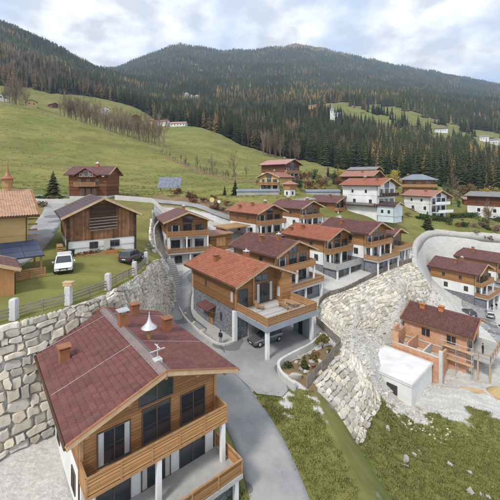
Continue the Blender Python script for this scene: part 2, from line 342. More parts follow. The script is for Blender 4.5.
zR = mq([(16.2,50.4,-5.4),(18.5,55,-6),(31,64.2,-6),(42.5,74.5,-6),(14.6,41,-5.4),(10.5,32.5,-5.6),(12,20,-5),(16,8,-7),(17.6,50.2,-6.6),(19.8,49,-10.2),(22,50,-11.7),(24,56,-11.3),(24,45,-11.8),(17.5,43,-8.5),(20,40,-10.5),(28,60,-10.6),(33,63,-11.3),(42,70,-11.6),
         (47,82,-9.5),(51,92,-9),(57,101,-6.5),(35.4,60.4,-11.6),(41,56,-12),(36,50,-12),(30,48,-11.5),(28,40,-11),(22,30,-9.5),(30,22,-12),(50,58,-13),(52,68,-13),(54,76,-13),
         (58,84,-12.8),(66,92,-12.4),(80,100,-12),(59,93,-11.6),(76,107,-11),(90,100,-13),(70,60,-14),(90,70,-15),(120,90,-15),(60,30,-15),(120,40,-17)])
PA = [(-60,6),(-30,14.5),(-23,20.5),(-18.3,25.3),(-15.4,28.6),(-13.6,32.9),(-13.6,40.5),(-14.5,47.8),(-14.7,55),(-16.6,60),(-20,66),(-22.5,75),(-25,86),(-30,100),(-30,140)]
PB = [(16,-40),(11,8),(8.6,20),(6.6,34),(11.7,41.4),(9.9,47.5),(12.9,57.3),(27,68.6),(38.7,78.3),(49,97),(60,110.5),(75,114),(95,113),(200,100)]
def resample(poly, step):
    P = [Vector((p[0], p[1])) for p in poly]; out = []
    # Catmull-Rom
    Q = [P[0]*2 - P[1]] + P + [P[-1]*2 - P[-2]]
    for i in range(1, len(Q)-2):
        n = max(2, int((Q[i+1]-Q[i]).length/step))
        for k in range(n):
            t = k/n; a, b, c, d = Q[i-1], Q[i], Q[i+1], Q[i+2]
            out.append(0.5*((2*b) + (c-a)*t + (2*a-5*b+4*c-d)*t*t + (3*b-a-3*c+d)*t*t*t))
    out.append(P[-1]); return out
PA0, PB0 = PA, PB
PA = [tuple(p) for p in resample(PA, 3.0)]; PB = [tuple(p) for p in resample(PB, 3.0)]
AW, BW = 2.3, 4.0
def sdist(x, y, poly):
    best = np.full(np.shape(x), 1e9); sg = np.ones(np.shape(x))
    for (ax, ay), (bx, by) in zip(poly[:-1], poly[1:]):
        dx, dy = bx-ax, by-ay; L2 = dx*dx+dy*dy
        t = np.clip(((x-ax)*dx + (y-ay)*dy)/L2, 0, 1)
        qx, qy = x-ax-t*dx, y-ay-t*dy; d = qx*qx+qy*qy
        cr = dx*(y-ay) - dy*(x-ax)
        sel = d < best - 1e-9; best = np.where(sel, d, best); sg = np.where(sel, np.where(cr < 0, 1.0, -1.0), sg)
    return np.sqrt(best) * sg          # positive to the right of the line's direction
FAR = {-300:[(100,195),(150,176),(200,150),(270,96),(340,98),(500,90),(800,30),(1300,-20),(2500,-10),(6000,100)],
 0:[(100,194),(140,178),(200,142),(260,101),(320,103),(450,92),(700,62),(1200,29),(1600,25),(2500,45),(6000,100)],
 40:[(100,194),(140,182),(200,152),(260,109),(320,112),(430,105),(500,98),(800,67),(1300,43),(1700,43),(2500,58),(6000,100)],
 80:[(100,195),(140,184),(200,160),(260,122),(320,126),(430,112),(520,99),(800,79),(1300,65),(1700,67),(2500,68),(6000,100)],
 120:[(100,196),(140,187),(200,168),(250,135),(320,138),(430,118),(520,106),(700,101),(1200,84),(2000,78),(3200,68),(6000,100)],
 165:[(100,199),(140,190),(190,172),(240,150),(300,147),(400,129),(450,128),(600,120),(900,103),(1500,84),(2500,60),(3500,45),(6000,100)],
 185:[(100,201),(140,191),(185,174),(235,156),(300,145),(390,126),(430,127),(600,119),(900,102),(1500,82),(2500,57),(3500,41),(6000,100)],
 218:[(105,202),(140,190),(190,176),(240,164),(315,145),(380,133),(430,135),(600,120),(900,103),(1500,84),(2500,64),(3500,51),(6000,100)],
 200:[(100,202),(140,192),(180,177),(230,163),(300,143),(380,124),(420,126),(600,118),(900,101),(1500,82),(2500,60),(3400,46),(6000,100)],
 250:[(105,203),(130,190),(150,183),(200,175),(250,166),(330,147),(380,149),(600,124),(900,104),(1500,84),(2500,64),(3600,48),(6000,100)],
 300:[(105,203),(130,190),(150,182),(220,170),(300,161),(340,161),(500,138),(700,115),(900,102),(1500,88),(2500,64),(3800,40),(6000,100)],
 345:[(105,212),(125,199),(140,186),(160,181),(220,176),(300,170),(400,160),(600,130),(750,109),(900,99),(1500,92),(2500,74),(3800,51),(6000,100)],
 400:[(105,221),(120,212),(140,199),(160,191),(220,186),(300,176),(400,163),(600,134),(750,114),(950,101),(1500,94),(2500,82),(3800,65),(6000,100)],
 450:[(115,226),(125,219),(140,209),(160,200),(220,191),(300,181),(420,162),(600,137),(750,126),(950,111),(1500,100),(2500,90),(3800,74),(6000,100)],
 500:[(115,228),(130,214),(160,204),(220,196),(300,186),(420,166),(600,148),(750,131),(950,118),(1500,104),(2500,96),(3800,85),(6000,100)],
 800:[(115,228),(300,196),(600,160),(1500,112),(3800,92),(6000,100)]}
_fk = sorted(FAR); _ld = np.linspace(math.log(90), math.log(6500), 160)
_T = np.array([np.interp(_ld, np.log([a for a, b in FAR[k]]), [b for a, b in FAR[k]]) for k in _fk])
_pxg = np.arange(-300, 801, 10.0); _T2 = np.array([np.interp(_pxg, _fk, _T[:, j]) for j in range(len(_ld))]).T
for _ in range(3):
    _T2[1:-1] = (_T2[:-2] + 2*_T2[1:-1] + _T2[2:]) / 4
    _T2[:, 1:-1] = (_T2[:, :-2] + 4*_T2[:, 1:-1] + _T2[:, 2:]) / 6
_rs = np.random.RandomState(3); _ns = [(_rs.uniform(0, 6.28), _rs.uniform(0, 6.28), _rs.uniform(0, 6.28)) for _ in range(24)]
def fbm(x, y, lam, n=6, o=0):
    s = 0; a = 1.0
    for i in range(n):
        th, p1, p2 = _ns[(i + o) % 24]; k = 6.28 / lam * 1.83**i
        s = s + a * np.sin(k*(x*math.cos(th) + y*math.sin(th)) + p1) * np.sin(k*(y*math.cos(th+.9) - x*math.sin(th+.9)) + p2); a *= 0.55
    return s
def zfar(x, y):
    yy = np.maximum(y, 1.0); px = np.clip(250 + FPX * x / yy, -300, 800); ld = np.clip(np.log(np.maximum(yy, 92.0)), _ld[0], _ld[-1])
    a = (px + 300) / 10; i = np.clip(a.astype(int), 0, len(_pxg)-2); fa = a - i
    b = (ld - _ld[0]) / (_ld[1] - _ld[0]); j = np.clip(b.astype(int), 0, len(_ld)-2); fb = b - j
    r = (_T2[i,j]*(1-fa)*(1-fb) + _T2[i+1,j]*fa*(1-fb) + _T2[i,j+1]*(1-fa)*fb + _T2[i+1,j+1]*fa*fb)
    z = CZ + (HZ - r) / FPX * yy
    return z + np.clip((yy-130)/2000, 0, 1.0) * 15 * fbm(x, y, 600, 5) + np.clip((yy-110)/200, 0, 1) * (0.7 * fbm(x, y, 34, 4, 7) + 0.3*np.clip((420-yy)/100,0,1)*np.sin(z/1.1 + 1.6*fbm(x, y, 60, 2, 5)))
def sstep(a, b, t): t = np.clip((t-a)/(b-a), 0, 1); return t*t*(3-2*t)
def znear(x, y):
    z = zM(x, y)
    a = np.clip(1 - sdist(x, y, PA)/AW, 0, 1); z = z*(1-a) + zL(x, y)*a
    b = np.clip(sdist(x, y, PB)/BW, 0, 1); z = z*(1-b) + zR(x, y)*b
    sb = sdist(x, y, PB); rough = np.clip((sb-4.3)/2, 0, 1)
    z = z + rough*(0.22*fbm(x, y, 4.5, 4, 8) - .25*np.abs(np.sin(.9*(x*.7+y*.7) + 1.2*fbm(x, y, 9, 3, 4)))*np.clip((14-sb)/6, 0, 1))
    return z + 0.05*fbm(x, y, 7, 3)
def ground(x, y):
    x = np.asarray(x, float); y = np.asarray(y, float)
    w = sstep(98, 122, y + np.where(x > 0, -0.06*x, 0.0))
    z = np.zeros(x.shape); n = w < 1; f = w > 0
    if n.any(): z[n] = znear(x[n], y[n])*(1-w[n])
    if f.any(): z[f] += zfar(x[f], y[f])*w[f]
    return z
_gx = np.arange(-110, 140.1, 0.4); _gy = np.arange(2, 170.1, 0.4)
_GG = ground(*[a.ravel() for a in np.meshgrid(_gx, _gy, indexing='ij')]).reshape(len(_gx), len(_gy)).tolist()
def gz(x, y):
    a = (x + 110)/0.4; b = (y - 2)/0.4; i = int(a); j = int(b)
    if 0 <= i < len(_gx)-1 and 0 <= j < len(_gy)-1:
        a -= i; b -= j; p, q = _GG[i], _GG[i+1]
        return (p[j]*(1-b) + p[j+1]*b)*(1-a) + (q[j]*(1-b) + q[j+1]*b)*a
    return float(ground(np.array([x]), np.array([y]))[0])
# forest extent in (pixel column, distance): start of the wood, first and last edge of the high clearing
def forest_mask(x, y):
    px = 250 + FPX*x/np.maximum(y, 1); n = 18*fbm(x, y, 160, 3, 3)
    d0 = np.interp(px, [-300,0,60,100,150,165,205,235,262,300,345,400,450,500,800], [520,500,540,560,520,455,425,380,340,318,292,262,240,222,220])
    c0 = np.interp(px, [-300,300,322,345,400,430,470,500,800], [9e3,9e3,720,640,590,570,540,520,520])
    c1 = np.interp(px, [-300,300,322,345,400,430,470,500,800], [9e3,9e3,850,900,860,800,760,730,730])
    y0 = np.where((px > 470) & (y > 395) & (y < 460), 0.0, 1.0)
    clr = (y + n > c0) & (y + n < c1) & (fbm(x, y, 90, 3, 11) > -0.8)
    m = (y + n*0.5 > d0) & ~clr
    hole = (fbm(x, y, 300, 3, 14) > 1.15) & (y > 800) & (y < 2600)
    farm = (px > 20) & (px < 170) & (y > 420) & (y < 600) & (y < np.interp(px, [20,60,110,140,170],[540,560,600,560,440]))
    return (m & ~hole & ~farm).astype(float) * y0
UN, U0 = 500, 1.55
us = np.linspace(-U0, U0, UN)
ys = np.concatenate([np.exp(np.arange(math.log(7), math.log(130), 0.0072)), np.exp(np.arange(math.log(130.5), math.log(6000), 0.021))])
YY, UU = np.meshgrid(ys, us, indexing='ij'); XX = UU * YY
ZZ = ground(XX.ravel(), YY.ravel()).reshape(XX.shape)
nr, nc = XX.shape
me = bpy.data.meshes.new('ground'); me.vertices.add(nr*nc)
me.vertices.foreach_set('co', np.stack([XX, YY, ZZ], -1).ravel())
ii = (np.arange(nr-1)[:, None]*nc + np.arange(nc-1)[None, :]).ravel()
quads = np.stack([ii, ii+1, ii+nc+1, ii+nc], -1).ravel().astype(np.int32)
nf = len(ii); me.loops.add(nf*4); me.polygons.add(nf)
me.loops.foreach_set('vertex_index', quads)
me.polygons.foreach_set('loop_start', np.arange(0, nf*4, 4, dtype=np.int32))
me.polygons.foreach_set('use_smooth', np.ones(nf, bool))
me.update(calc_edges=True)
sA = sdist(XX.ravel(), YY.ravel(), PA); sB = sdist(XX.ravel(), YY.ravel(), PB); xf, yf = XX.ravel(), YY.ravel()
pxf = 250 + FPX*xf/yf
Zr = np.zeros((nr*nc, 4))
grav = np.where(sB > 0, np.where((yf < 33)&(sB < 4), .3, 1.0), np.where((sA > -.1), 0.85, 0.0))
grav = np.where(sB > 24, np.clip(.55 - .6*fbm(xf, yf, 14, 4, 5), 0, 1), grav)
grav = np.where(sB > 3.5, np.where(yf < 50, np.clip(.5 - .55*fbm(xf, yf, 10, 4, 5) - .1*(44-yf)*(yf<44) + .12*(yf-44)*(yf>44), 0, 1), grav), grav)
grav = np.where((sB < -.3) & (xf > 30) & (yf > 86), 0.0, grav)
grav = np.where((sB < 0) & (yf < 34) & (xf > -4.5), np.clip(.45 - .5*fbm(xf, yf, 5, 4, 5) + .5*(yf-32)/2, -.3, 1), grav)
grav *= 1 - sstep(90, 104, yf - 0.35*np.maximum(xf, 0) + np.where(xf < -12, 6, 0))
grav = np.where((sB > 0) & (yf < 116) & ((yf > 50)|((sB < 3.5)&(yf > 33))), np.maximum(grav, 0.9*(sB < 24)), grav)
Zr[:, 0] = grav
Zr[:, 1] = np.where(yf > 200, forest_mask(xf, yf), 0)*(1 - sstep(1300, 1450, ZZ.ravel()))
dry = 0.95*np.exp(-((yf - np.interp(pxf, [-300,100,165,235,300,800], [900,900,228,172,150,900]))/7.0)**2) + 0.75*np.exp(-((yf-95)/7.0)**2)*(pxf < 240)*(pxf > 120)
dry = np.maximum(dry, 0.85*sstep(1250, 1420, ZZ.ravel() + 90*fbm(xf, yf, 400, 3, 9))*(yf > 2500))
dry = np.maximum(dry, np.where((yf > 72) & (yf < 92) & (xf < -22), 0.45, 0))
lx_ = (xf+1.8)*.602 - (yf-50.1)*.799; ly_ = (xf+1.8)*.799 + (yf-50.1)*.602
dry = np.maximum(dry, .95*sstep(13.2,13.9,lx_)*(1-sstep(4.4,5.2,ly_))*sstep(-4.6,-3.8,ly_)*(sB < .2)*(yf < 48))
Zr[:, 2] = dry
at_ = me.attributes.new('zone', 'FLOAT_COLOR', 'POINT'); at_.data.foreach_set('color', Zr.ravel())
me.materials.append(M['terrain'])
ground_o = link(bpy.data.objects.new('ground', me)); tag(ground_o, kind='structure')

def strip(name, poly, width, mat, lift=0.05, step=0.7, parent=None, nw=7, skirt=0.15):
    C = resample(poly, step); mb = MB(); rows = []
    for i, c in enumerate(C):
        d = (C[min(i+1, len(C)-1)] - C[max(i-1, 0)]).normalized(); nrm = Vector((d.y, -d.x))
        w = width(i/len(C)) if callable(width) else width
        zc = gz(c.x, c.y)
        r = []
        for k in range(nw+1):
            p = c + nrm*(w*(k/nw-0.5)); z_ = 0.6*zc + 0.4*gz(p.x, p.y); r.append(Vector((p.x, p.y, max(z_, gz(p.x, p.y)) + lift)))
        rows.append([r[0] - Vector((0,0,skirt))] + r + [r[-1] - Vector((0,0,skirt))])
    n = len(rows[0])
    mb.add([p for r in rows for p in r], [(i*n+k, i*n+k+1, (i+1)*n+k+1, (i+1)*n+k) for i in range(len(rows)-1) for k in range(n-1)])
    return mb.build(name, mat, parent, True)
ROAD = [(3.2,6),(3,16),(1.2,25.5),(-2.3,33.5),(-7.1,44.3),(-10.5,49.5),(-11.8,54),(-11.8,58.5),(-10.3,64),(-6,71),(0,77.5),(8,83.5),(18,89.5),(29,97)]
tag(strip('road', ROAD, 4.0, M['asphalt'], 0.07), kind='structure')
tag(strip('farm_lane', [(-29.5,38),(-32.2,48),(-36.3,57),(-41,67),(-46,78),(-54,90)], 4.6, M['asphalt'], 0.06), kind='structure')
tag(strip('valley_road', [(92,106),(80,101),(66,93),(58,85.5),(54.5,77),(53,68),(51,58),(46,47),(39,36),(30,22)], 5.4, M['asphalt'], 0.06), kind='structure')
tag(strip('upper_lane', [(-62,93),(-40,93.5),(-22,93),(-6,91.5),(2,97),(20,116),(40,128),(58,134)], 3.0, M['paving'], 0.06), kind='structure')

# ------------------------------------------------------------------ boulder walls
from mathutils import geometry as _geo
import bmesh
def hull_rock(seed, n=15, flat=(1, 0.8, 0.7)):
    r = random.Random(seed); bm = bmesh.new()
    for _ in range(n):
        v = Vector((r.uniform(-1,1), r.uniform(-1,1), r.uniform(-1,1)))
        m = max(abs(v.x), abs(v.y), abs(v.z)); v = v/m*0.55 + v.normalized()*0.45
        bm.verts.new((v.x*flat[0]*r.uniform(.85,1.1), v.y*flat[1], v.z*flat[2]))
    bmesh.ops.convex_hull(bm, input=bm.verts)
    bmesh.ops.delete(bm, geom=[v for v in bm.verts if not v.link_faces], context='VERTS')
    me = bpy.data.meshes.new('boulder'); bm.to_mesh(me); bm.free(); return me
ROCKS = [hull_rock(i, 16) for i in range(12)]; GROCKS = [hull_rock(40+i, 14) for i in range(6)]
for m_ in ROCKS: m_.materials.append(M['rock'])
for m_ in GROCKS: m_.materials.append(M['rock_grey'])
def place_rock(name, p, s, parent=None, meshes=ROCKS, rot=None):
    o = bpy.data.objects.new(name, rnd.choice(meshes)); link(o, parent)
    o.location = p; o.scale = s; o.rotation_euler = rot or (rnd.uniform(-.4,.4), rnd.uniform(-.4,.4), rnd.uniform(0, 6.28)); return o
def boulder_wall(name, label, poly, W, size_fn, cap):
    C = resample(poly, .4); cum = [0.0]
    for a, b in zip(C[:-1], C[1:]): cum.append(cum[-1] + (b-a).length)
    N_ = len(C); pre = []
    for i in range(N_):
        d = (C[min(i+2,N_-1)] - C[max(i-2,0)]).normalized(); n = Vector((d.y,-d.x)); p = C[i]; q = p + n*(W+.1)
        zt, zb = gz(p.x-n.x*.3, p.y-n.y*.3)+.05, gz(q.x, q.y)-.25; H_ = max(.5, zt-zb); pre.append((p, n, zt, H_, math.hypot(H_, W)))
    def at(t):
        t = min(max(t,0),cum[-1]-1e-3); i = max(0, min(N_-2, int(np.searchsorted(cum, t))-1)); f = (t-cum[i])/max(1e-6,cum[i+1]-cum[i]); A, B_ = pre[i], pre[i+1]
        return A[0].lerp(B_[0],f), A[1].lerp(B_[1],f).normalized(), A[2]+(B_[2]-A[2])*f, A[3]+(B_[3]-A[3])*f, A[4]+(B_[4]-A[4])*f
    root = thing(name, label, 'wall', (C[0].x, C[0].y, pre[0][2])); off = Vector(root.location)
    def P3(t, s_, dep):
        s_ += szr[0]*(.2*math.sin(t*.8/szr[0]) + .18*math.sin(t*.37/szr[0]+2+s_*.9)); p, n, zt, H_, F = at(t); h = max(-.03, s_/F); nn = Vector((n.x*H_, n.y*H_, W))/F
        qx, qy = p.x+n.x*W*h, p.y+n.y*W*h; zz = gz(qx, qy)
        return Vector((qx, qy, .75*zz + .25*(zt-H_*h))) + nn*(dep+.05) - off
    stones = []; rr = random.Random(len(label)); szr = [1.0]
    smin = min(size_fn(p) for p in C); band = 0
    segs = []; t = 0.0
    while t < cum[-1]:                       # bands of equal stone size along the wall
        t1 = min(cum[-1], t+7.0); segs.append((t, t1, size_fn(at((t+t1)/2)[0]))); t = t1
    for ta, tb, sz in segs:
        szr[0] = sz; s0 = -.6*sz
        while s0 < 14:
            rh = sz*rr.uniform(.55,.85); t = ta - rr.uniform(0,.3)*sz
            while t < tb - .2*sz:
                w_ = sz*rr.uniform(.5,1.55); F = at(t+w_/2)[4]
                if s0 < F: 
                    j = lambda: rr.uniform(-.17,.17)*sz
                    g_ = .012*sz; u0, u1, v0, v1 = t+g_, t+w_-g_, s0+g_, min(s0+rh-g_, F+.3); um = (u0+u1)/2; vm = (v0+v1)/2; cut = rr.uniform(.08,.28)
                    poly_ = [(u0+cut*w_*rr.random(),v0+j()*.6),(um+j(),v0+j()*.7),(u1-cut*w_*rr.random(),v0+j()*.6),(u1+j()*.5,vm+j()),(u1-cut*w_*rr.random(),v1+j()*.6),(um+j(),v1+j()*.7),(u0+cut*w_*rr.random(),v1+j()*.6),(u0+j()*.5,vm+j())]
                    cx, cy = sum(q[0] for q in poly_)/8, sum(q[1] for q in poly_)/8; bul = sz*rr.uniform(.10,.36); tl = rr.uniform(-.1,.1); tv = rr.uniform(-.15,.15)
                    ring = lambda k, dep: [P3(cx+(q[0]-cx)*k, cy+(q[1]-cy)*k, dep + (tl*(q[0]-cx)+tv*(q[1]-cy))*(dep > 0)) for q in poly_]
                    stones.append((w_*rh/at(t)[0].y**2 if at(t)[0].y > 12 else 0, [ring(1.0,-.35*sz), ring(1.0,bul*.45), ring(rr.uniform(.7,.88),bul)]))
                t += w_
            s0 += rh
    stones.sort(key=lambda q: -q[0]); rest = MB()
    for k, (a_, rings) in enumerate(stones):
        if k < cap:
            c = sum(rings[1], Vector())/8; o = MB().loft([[p-c for p in r_] for r_ in rings]).build('boulder', M['rock'], root); o.location = c
        else: rest.loft(rings)
    if rest.v: tag(rest.build('small_boulders', M['rock'], root), kind='stuff')
    return root
def sA_(m): return 0.98 if m.y < 29 else (0.84 if m.y < 36 else (0.72 if m.y < 62 else 0.7))
boulder_wall('boulder_wall', 'pale boulder retaining wall below the fenced lawn', PA0[1:12], AW, sA_, 300)
def sB_(m): return 0.86
boulder_wall('boulder_wall', 'cream boulder retaining wall under the row of chalets', PB0[3:9], BW, sB_, 300)
# shotcrete rim round the cut behind the valley chalets
C = resample(PB0[8:13], 1.0)[6:]; mb = MB(); rows = []
for i, c in enumerate(C):
    d = (C[min(i+1, len(C)-1)] - C[max(i-1, 0)]).normalized(); n_ = Vector((d.y, -d.x)); z = gz(c.x - n_.x*.5, c.y - n_.y*.5)
    h = 0.35 + 0.12*math.sin(i*.4) + rnd.uniform(-.08,.08)
    rows.append([(c.x-n_.x*.7, c.y-n_.y*.7, z-1.0), (c.x-n_.x*.5, c.y-n_.y*.5, z+h*.7), (c.x, c.y, z+h), (c.x+n_.x*.5, c.y+n_.y*.5, z+h*.6), (c.x+n_.x*1.1, c.y+n_.y*1.1, gz(c.x+n_.x*1.1, c.y+n_.y*1.1)-.5)])
mb.loft(rows)
tag(mb.build('rim_wall', M['shotcrete'], None, True), 'curved grey concrete rim around the gravel cut behind the valley chalets', 'wall')

# ------------------------------------------------------------------ fences
def fence_run(name, label, poly, h, spacing, kind, matp, matr, lift=0.0):
    C = resample(poly, 0.3) if len(poly) > 2 else [Vector(poly[0]).lerp(Vector(poly[1]), i/60) for i in range(61)]
    cum = [0]
    for a, b in zip(C[:-1], C[1:]): cum.append(cum[-1] + (b-a).length)
    n = max(1, round(cum[-1]/spacing)); pts = []
    for k in range(n+1):
        t = cum[-1]*k/n; i = min(range(len(cum)), key=lambda q: abs(cum[q]-t)); pts.append(Vector((C[i].x, C[i].y, gz(C[i].x, C[i].y) + lift)))
    root = thing(name, label, 'fence', pts[0]); o = pts[0]
    for p in pts: MB().box(p.x-o.x-.06, p.x-o.x+.06, p.y-o.y-.06, p.y-o.y+.06, p.z-o.z-.3, p.z-o.z+h).build('post', matp, root)
    for a, b in zip(pts[:-1], pts[1:]):
        if kind == 'rails':
            for zz in (0.3, 0.6, 0.9):
                MB().bar(a-o+Vector((0,0,zz*h)), b-o+Vector((0,0,zz*h+rnd.uniform(-.02,.02))), .05, .13).build('rail', matr, root)
        elif kind == 'level':
            nb = 5
            for q in range(nb):
                zz = h*(0.12 + 0.8*q/(nb-1)); MB().bar(a-o+Vector((0,0,zz)), b-o+Vector((0,0,zz)), .04, h*.15).build('board', matr, root)
        else:
            mb = MB(); L = (b-a).length; nb = max(2, int(L/0.16)); d = (b-a)/nb
            for q in range(nb):
                p = a - o + d*(q+.5); mb.bar(p + Vector((0,0,-.1)), p + Vector((0,0,h*rnd.uniform(.93,1.0))), .025, .115, up=(b-a).cross(Vector((0,0,1))))
            mb.build('paling_panel', matr, root)
            for zz in (.25, .8): MB().bar(a-o+Vector((0,0,zz*h)), b-o+Vector((0,0,zz*h)), .05, .08).build('rail', matr, root)
    return root
fence_run('garden_fence', 'weathered board fence around the rock garden below the big terrace', [(5.7,33.2),(8.5,37),(11.3,41.3)], 1.15, 1.6, 'level', M['greywood'], M['greywood'])
fence_run('garden_fence', 'short board fence closing the rock garden toward the boulder wall', [(11.35,41.5),(9.6,47.4)], 1.15, 1.6, 'level', M['greywood'], M['greywood'])
fence_run('paling_fence', 'long grey paling fence along the top of the cream boulder wall', [(10.2,49),(12.4,56.9),(18,61.6),(26.7,68.7),(38.3,78.2)], 1.1, 2.2, 'palings', M['greywood'], M['greywood'])
# lawn fence with granite pillars
pil = [(-23.2,21.3),(-18.6,26.0),(-15.9,28.9),(-14.2,33.0),(-14.15,40.4),(-15.0,47.6)]
root = thing('pillar_fence', 'granite pillar fence with grey rails along the lawn edge', 'fence', (pil[0][0], pil[0][1], gz(*pil[0])))
o0 = Vector(root.location); tops = []
for i, p in enumerate(pil):
    z = gz(*p); h = 1.65
    mb = MB(); a = .24
    mb.loft([[(p[0]-o0.x+sx*a*k, p[1]-o0.y+sy*a*k, zz) for sx, sy in ((-1,-1),(1,-1),(1,1),(-1,1))] for k, zz in ((1.1, z-o0.z-.6), (1.0, z-o0.z+.6), (1.02, z-o0.z+h-.1), (.8, z-o0.z+h))])
    mb.build('pillar', M['granite'], root); tops.append(Vector((p[0], p[1], z)) - o0)
for a, b in zip(tops[:-1], tops[1:]):
    n = max(2, round((b-a).length/1.9))
    for k in range(1, n):
        p = a.lerp(b, k/n); zz = gz(p.x+o0.x, p.y+o0.y) - o0.z
        MB().box(p.x-.05, p.x+.05, p.y-.05, p.y+.05, zz-.2, zz+1.0).build('stake', M['greywood'], root)
    for q in (.35, .62, .9):
        mb = MB()
        for k in range(n):
            pa = a.lerp(b, k/n); pb = a.lerp(b, (k+1)/n)
            pa.z = gz(pa.x+o0.x, pa.y+o0.y)-o0.z+q; pb.z = gz(pb.x+o0.x, pb.y+o0.y)-o0.z+q
            mb.bar(pa, pb, .06, .12)
        mb.build('rail', M['greywood'], root)
p = pil[2]; mb = MB(); mb.box(-.38,.38,-.22,.22,0,.3); mb.box(-.42,.42,-.26,.26,.3,.36)
tag(mb.build('flower_box', M['verge']), 'pale wooden box resting on a granite fence pillar', 'flower box').location = (p[0], p[1], gz(*p)+1.652)

# ------------------------------------------------------------------ house kit
def window(parent, wall, pos, u, z, w, h, cols=1, frame=None, depth=.06, glass=None, name='window', rows=1, curtain=False):
    """wall: '+x','-x','+y','-y' plane at pos; u centre along the wall; z sill height"""
    fr = MB(); pn = MB(); t = .07; s = 1 if wall[0] == '+' else -1
    def bx(mb, u0, u1, d0, d1, z0, z1):
        a, b = pos + s*d0, pos + s*d1
        if wall[1] == 'x': mb.box(a, b, u0, u1, z0, z1)
        else: mb.box(u0, u1, a, b, z0, z1)
    u0, u1 = u-w/2, u+w/2
    bx(fr, u0, u0+t, -.02, depth, z, z+h); bx(fr, u1-t, u1, -.02, depth, z, z+h)
    bx(fr, u0+t, u1-t, -.02, depth, z, z+t); bx(fr, u0+t, u1-t, -.02, depth, z+h-t, z+h)
    for k in range(1, cols):
        c = u0 + w*k/cols; bx(fr, c-t/2, c+t/2, -.02, depth, z+t, z+h-t)
    for k in range(1, rows):
        c = z + h*k/rows; bx(fr, u0+t, u1-t, -.02, depth*.9, c-t/3, c+t/3)
    o = fr.build(name, frame or M['frame'], parent)
    bx(pn, u0+t, u1-t, 0, depth*.4, z+t, z+h-t); pn.build('pane', glass or M['glass'], o)
    if curtain:
        for ua, ub in ((u0+t, u0+t+w*.16), (u1-t-w*.16, u1-t)):
            cu = MB(); bx(cu, ua, ub, depth*.4, depth*.55, z+t, z+h-t); cu.build('curtain', M['curtain'], o)
    return o
def railing(parent, a, b, z, h=1.0, mat=None, kind='boards', posts=None, name='railing'):
    a = Vector((*a, 0)); b = Vector((*b, 0)); L = (b-a).length; mb = MB(); d = (b-a)/L
    if kind == 'boards':
        for k in range(4): zz = z + .16 + k*(h-.2)/3.6; mb.bar(a+Vector((0,0,zz)), b+Vector((0,0,zz)), .04, (h-.2)/4.3)
    elif kind == 'upright':
        n = max(3, int(L/.15))
        for k in range(n): p = a + d*(L*(k+.5)/n); mb.bar(p+Vector((0,0,z+.08)), p+Vector((0,0,z+h-.06)), .03, .11, up=d.cross(Vector((0,0,1))))
        mb.bar(a+Vector((0,0,z+.2)), b+Vector((0,0,z+.2)), .05, .07)
    elif kind == 'solid': mb.bar(a+Vector((0,0,z+h*.47)), b+Vector((0,0,z+h*.47)), .12, h*.94)
    o = mb.build(name, mat or M['rail'], parent)
    MB().bar(a+Vector((0,0,z+h)), b+Vector((0,0,z+h)), .12, .07).build('hand_rail', M['beam'] if kind != 'solid' else M['concrete'], o)
    if kind != 'solid':
        n = max(1, round(L/1.8))
        for k in range(n+1): p = a + d*(L*k/n); MB().box(p.x-.05, p.x+.05, p.y-.05, p.y+.05, z, z+h+.02).build('rail_post', M['beam'], o)
    return o
def tile_slope(mb, x0, x1, w, E, tan, side, wave, course, amp, sub):
    S = w/math.cos(math.atan(tan)); nc_ = max(2, int(S/course)); nx = max(2, int((x1-x0)/wave))*sub
    cs, sn = math.cos(math.atan(tan)), math.sin(math.atan(tan)); rows = []
    for c_ in range(nc_):
        for e, up in ((0, amp*1.6), (1, .0)):
            s_ = (c_+e)*S/nc_; r = []; jt = [rnd.uniform(-.012,.012) for _ in range(97)]
            for i in range(nx+1):
                ph = (i % sub)/sub; wv = amp*math.sin(math.pi*2*ph) if sub > 2 else (amp if i % 2 else 0)
                hh = up + wv + amp*1.3 + jt[i//sub % 97]; r.append((x0+(x1-x0)*i/nx, side*(w - s_*cs + hh*sn*0), E + s_*sn + hh/cs))
            rows.append(r)
    n = nx+1; F = []
    for k in range(len(rows)-1):
        for i in range(nx):
            q = (k*n+i, k*n+i+1, (k+1)*n+i+1, (k+1)*n+i); F.append(q if side < 0 else q[::-1])
    mb.add([p for r in rows for p in r], F)
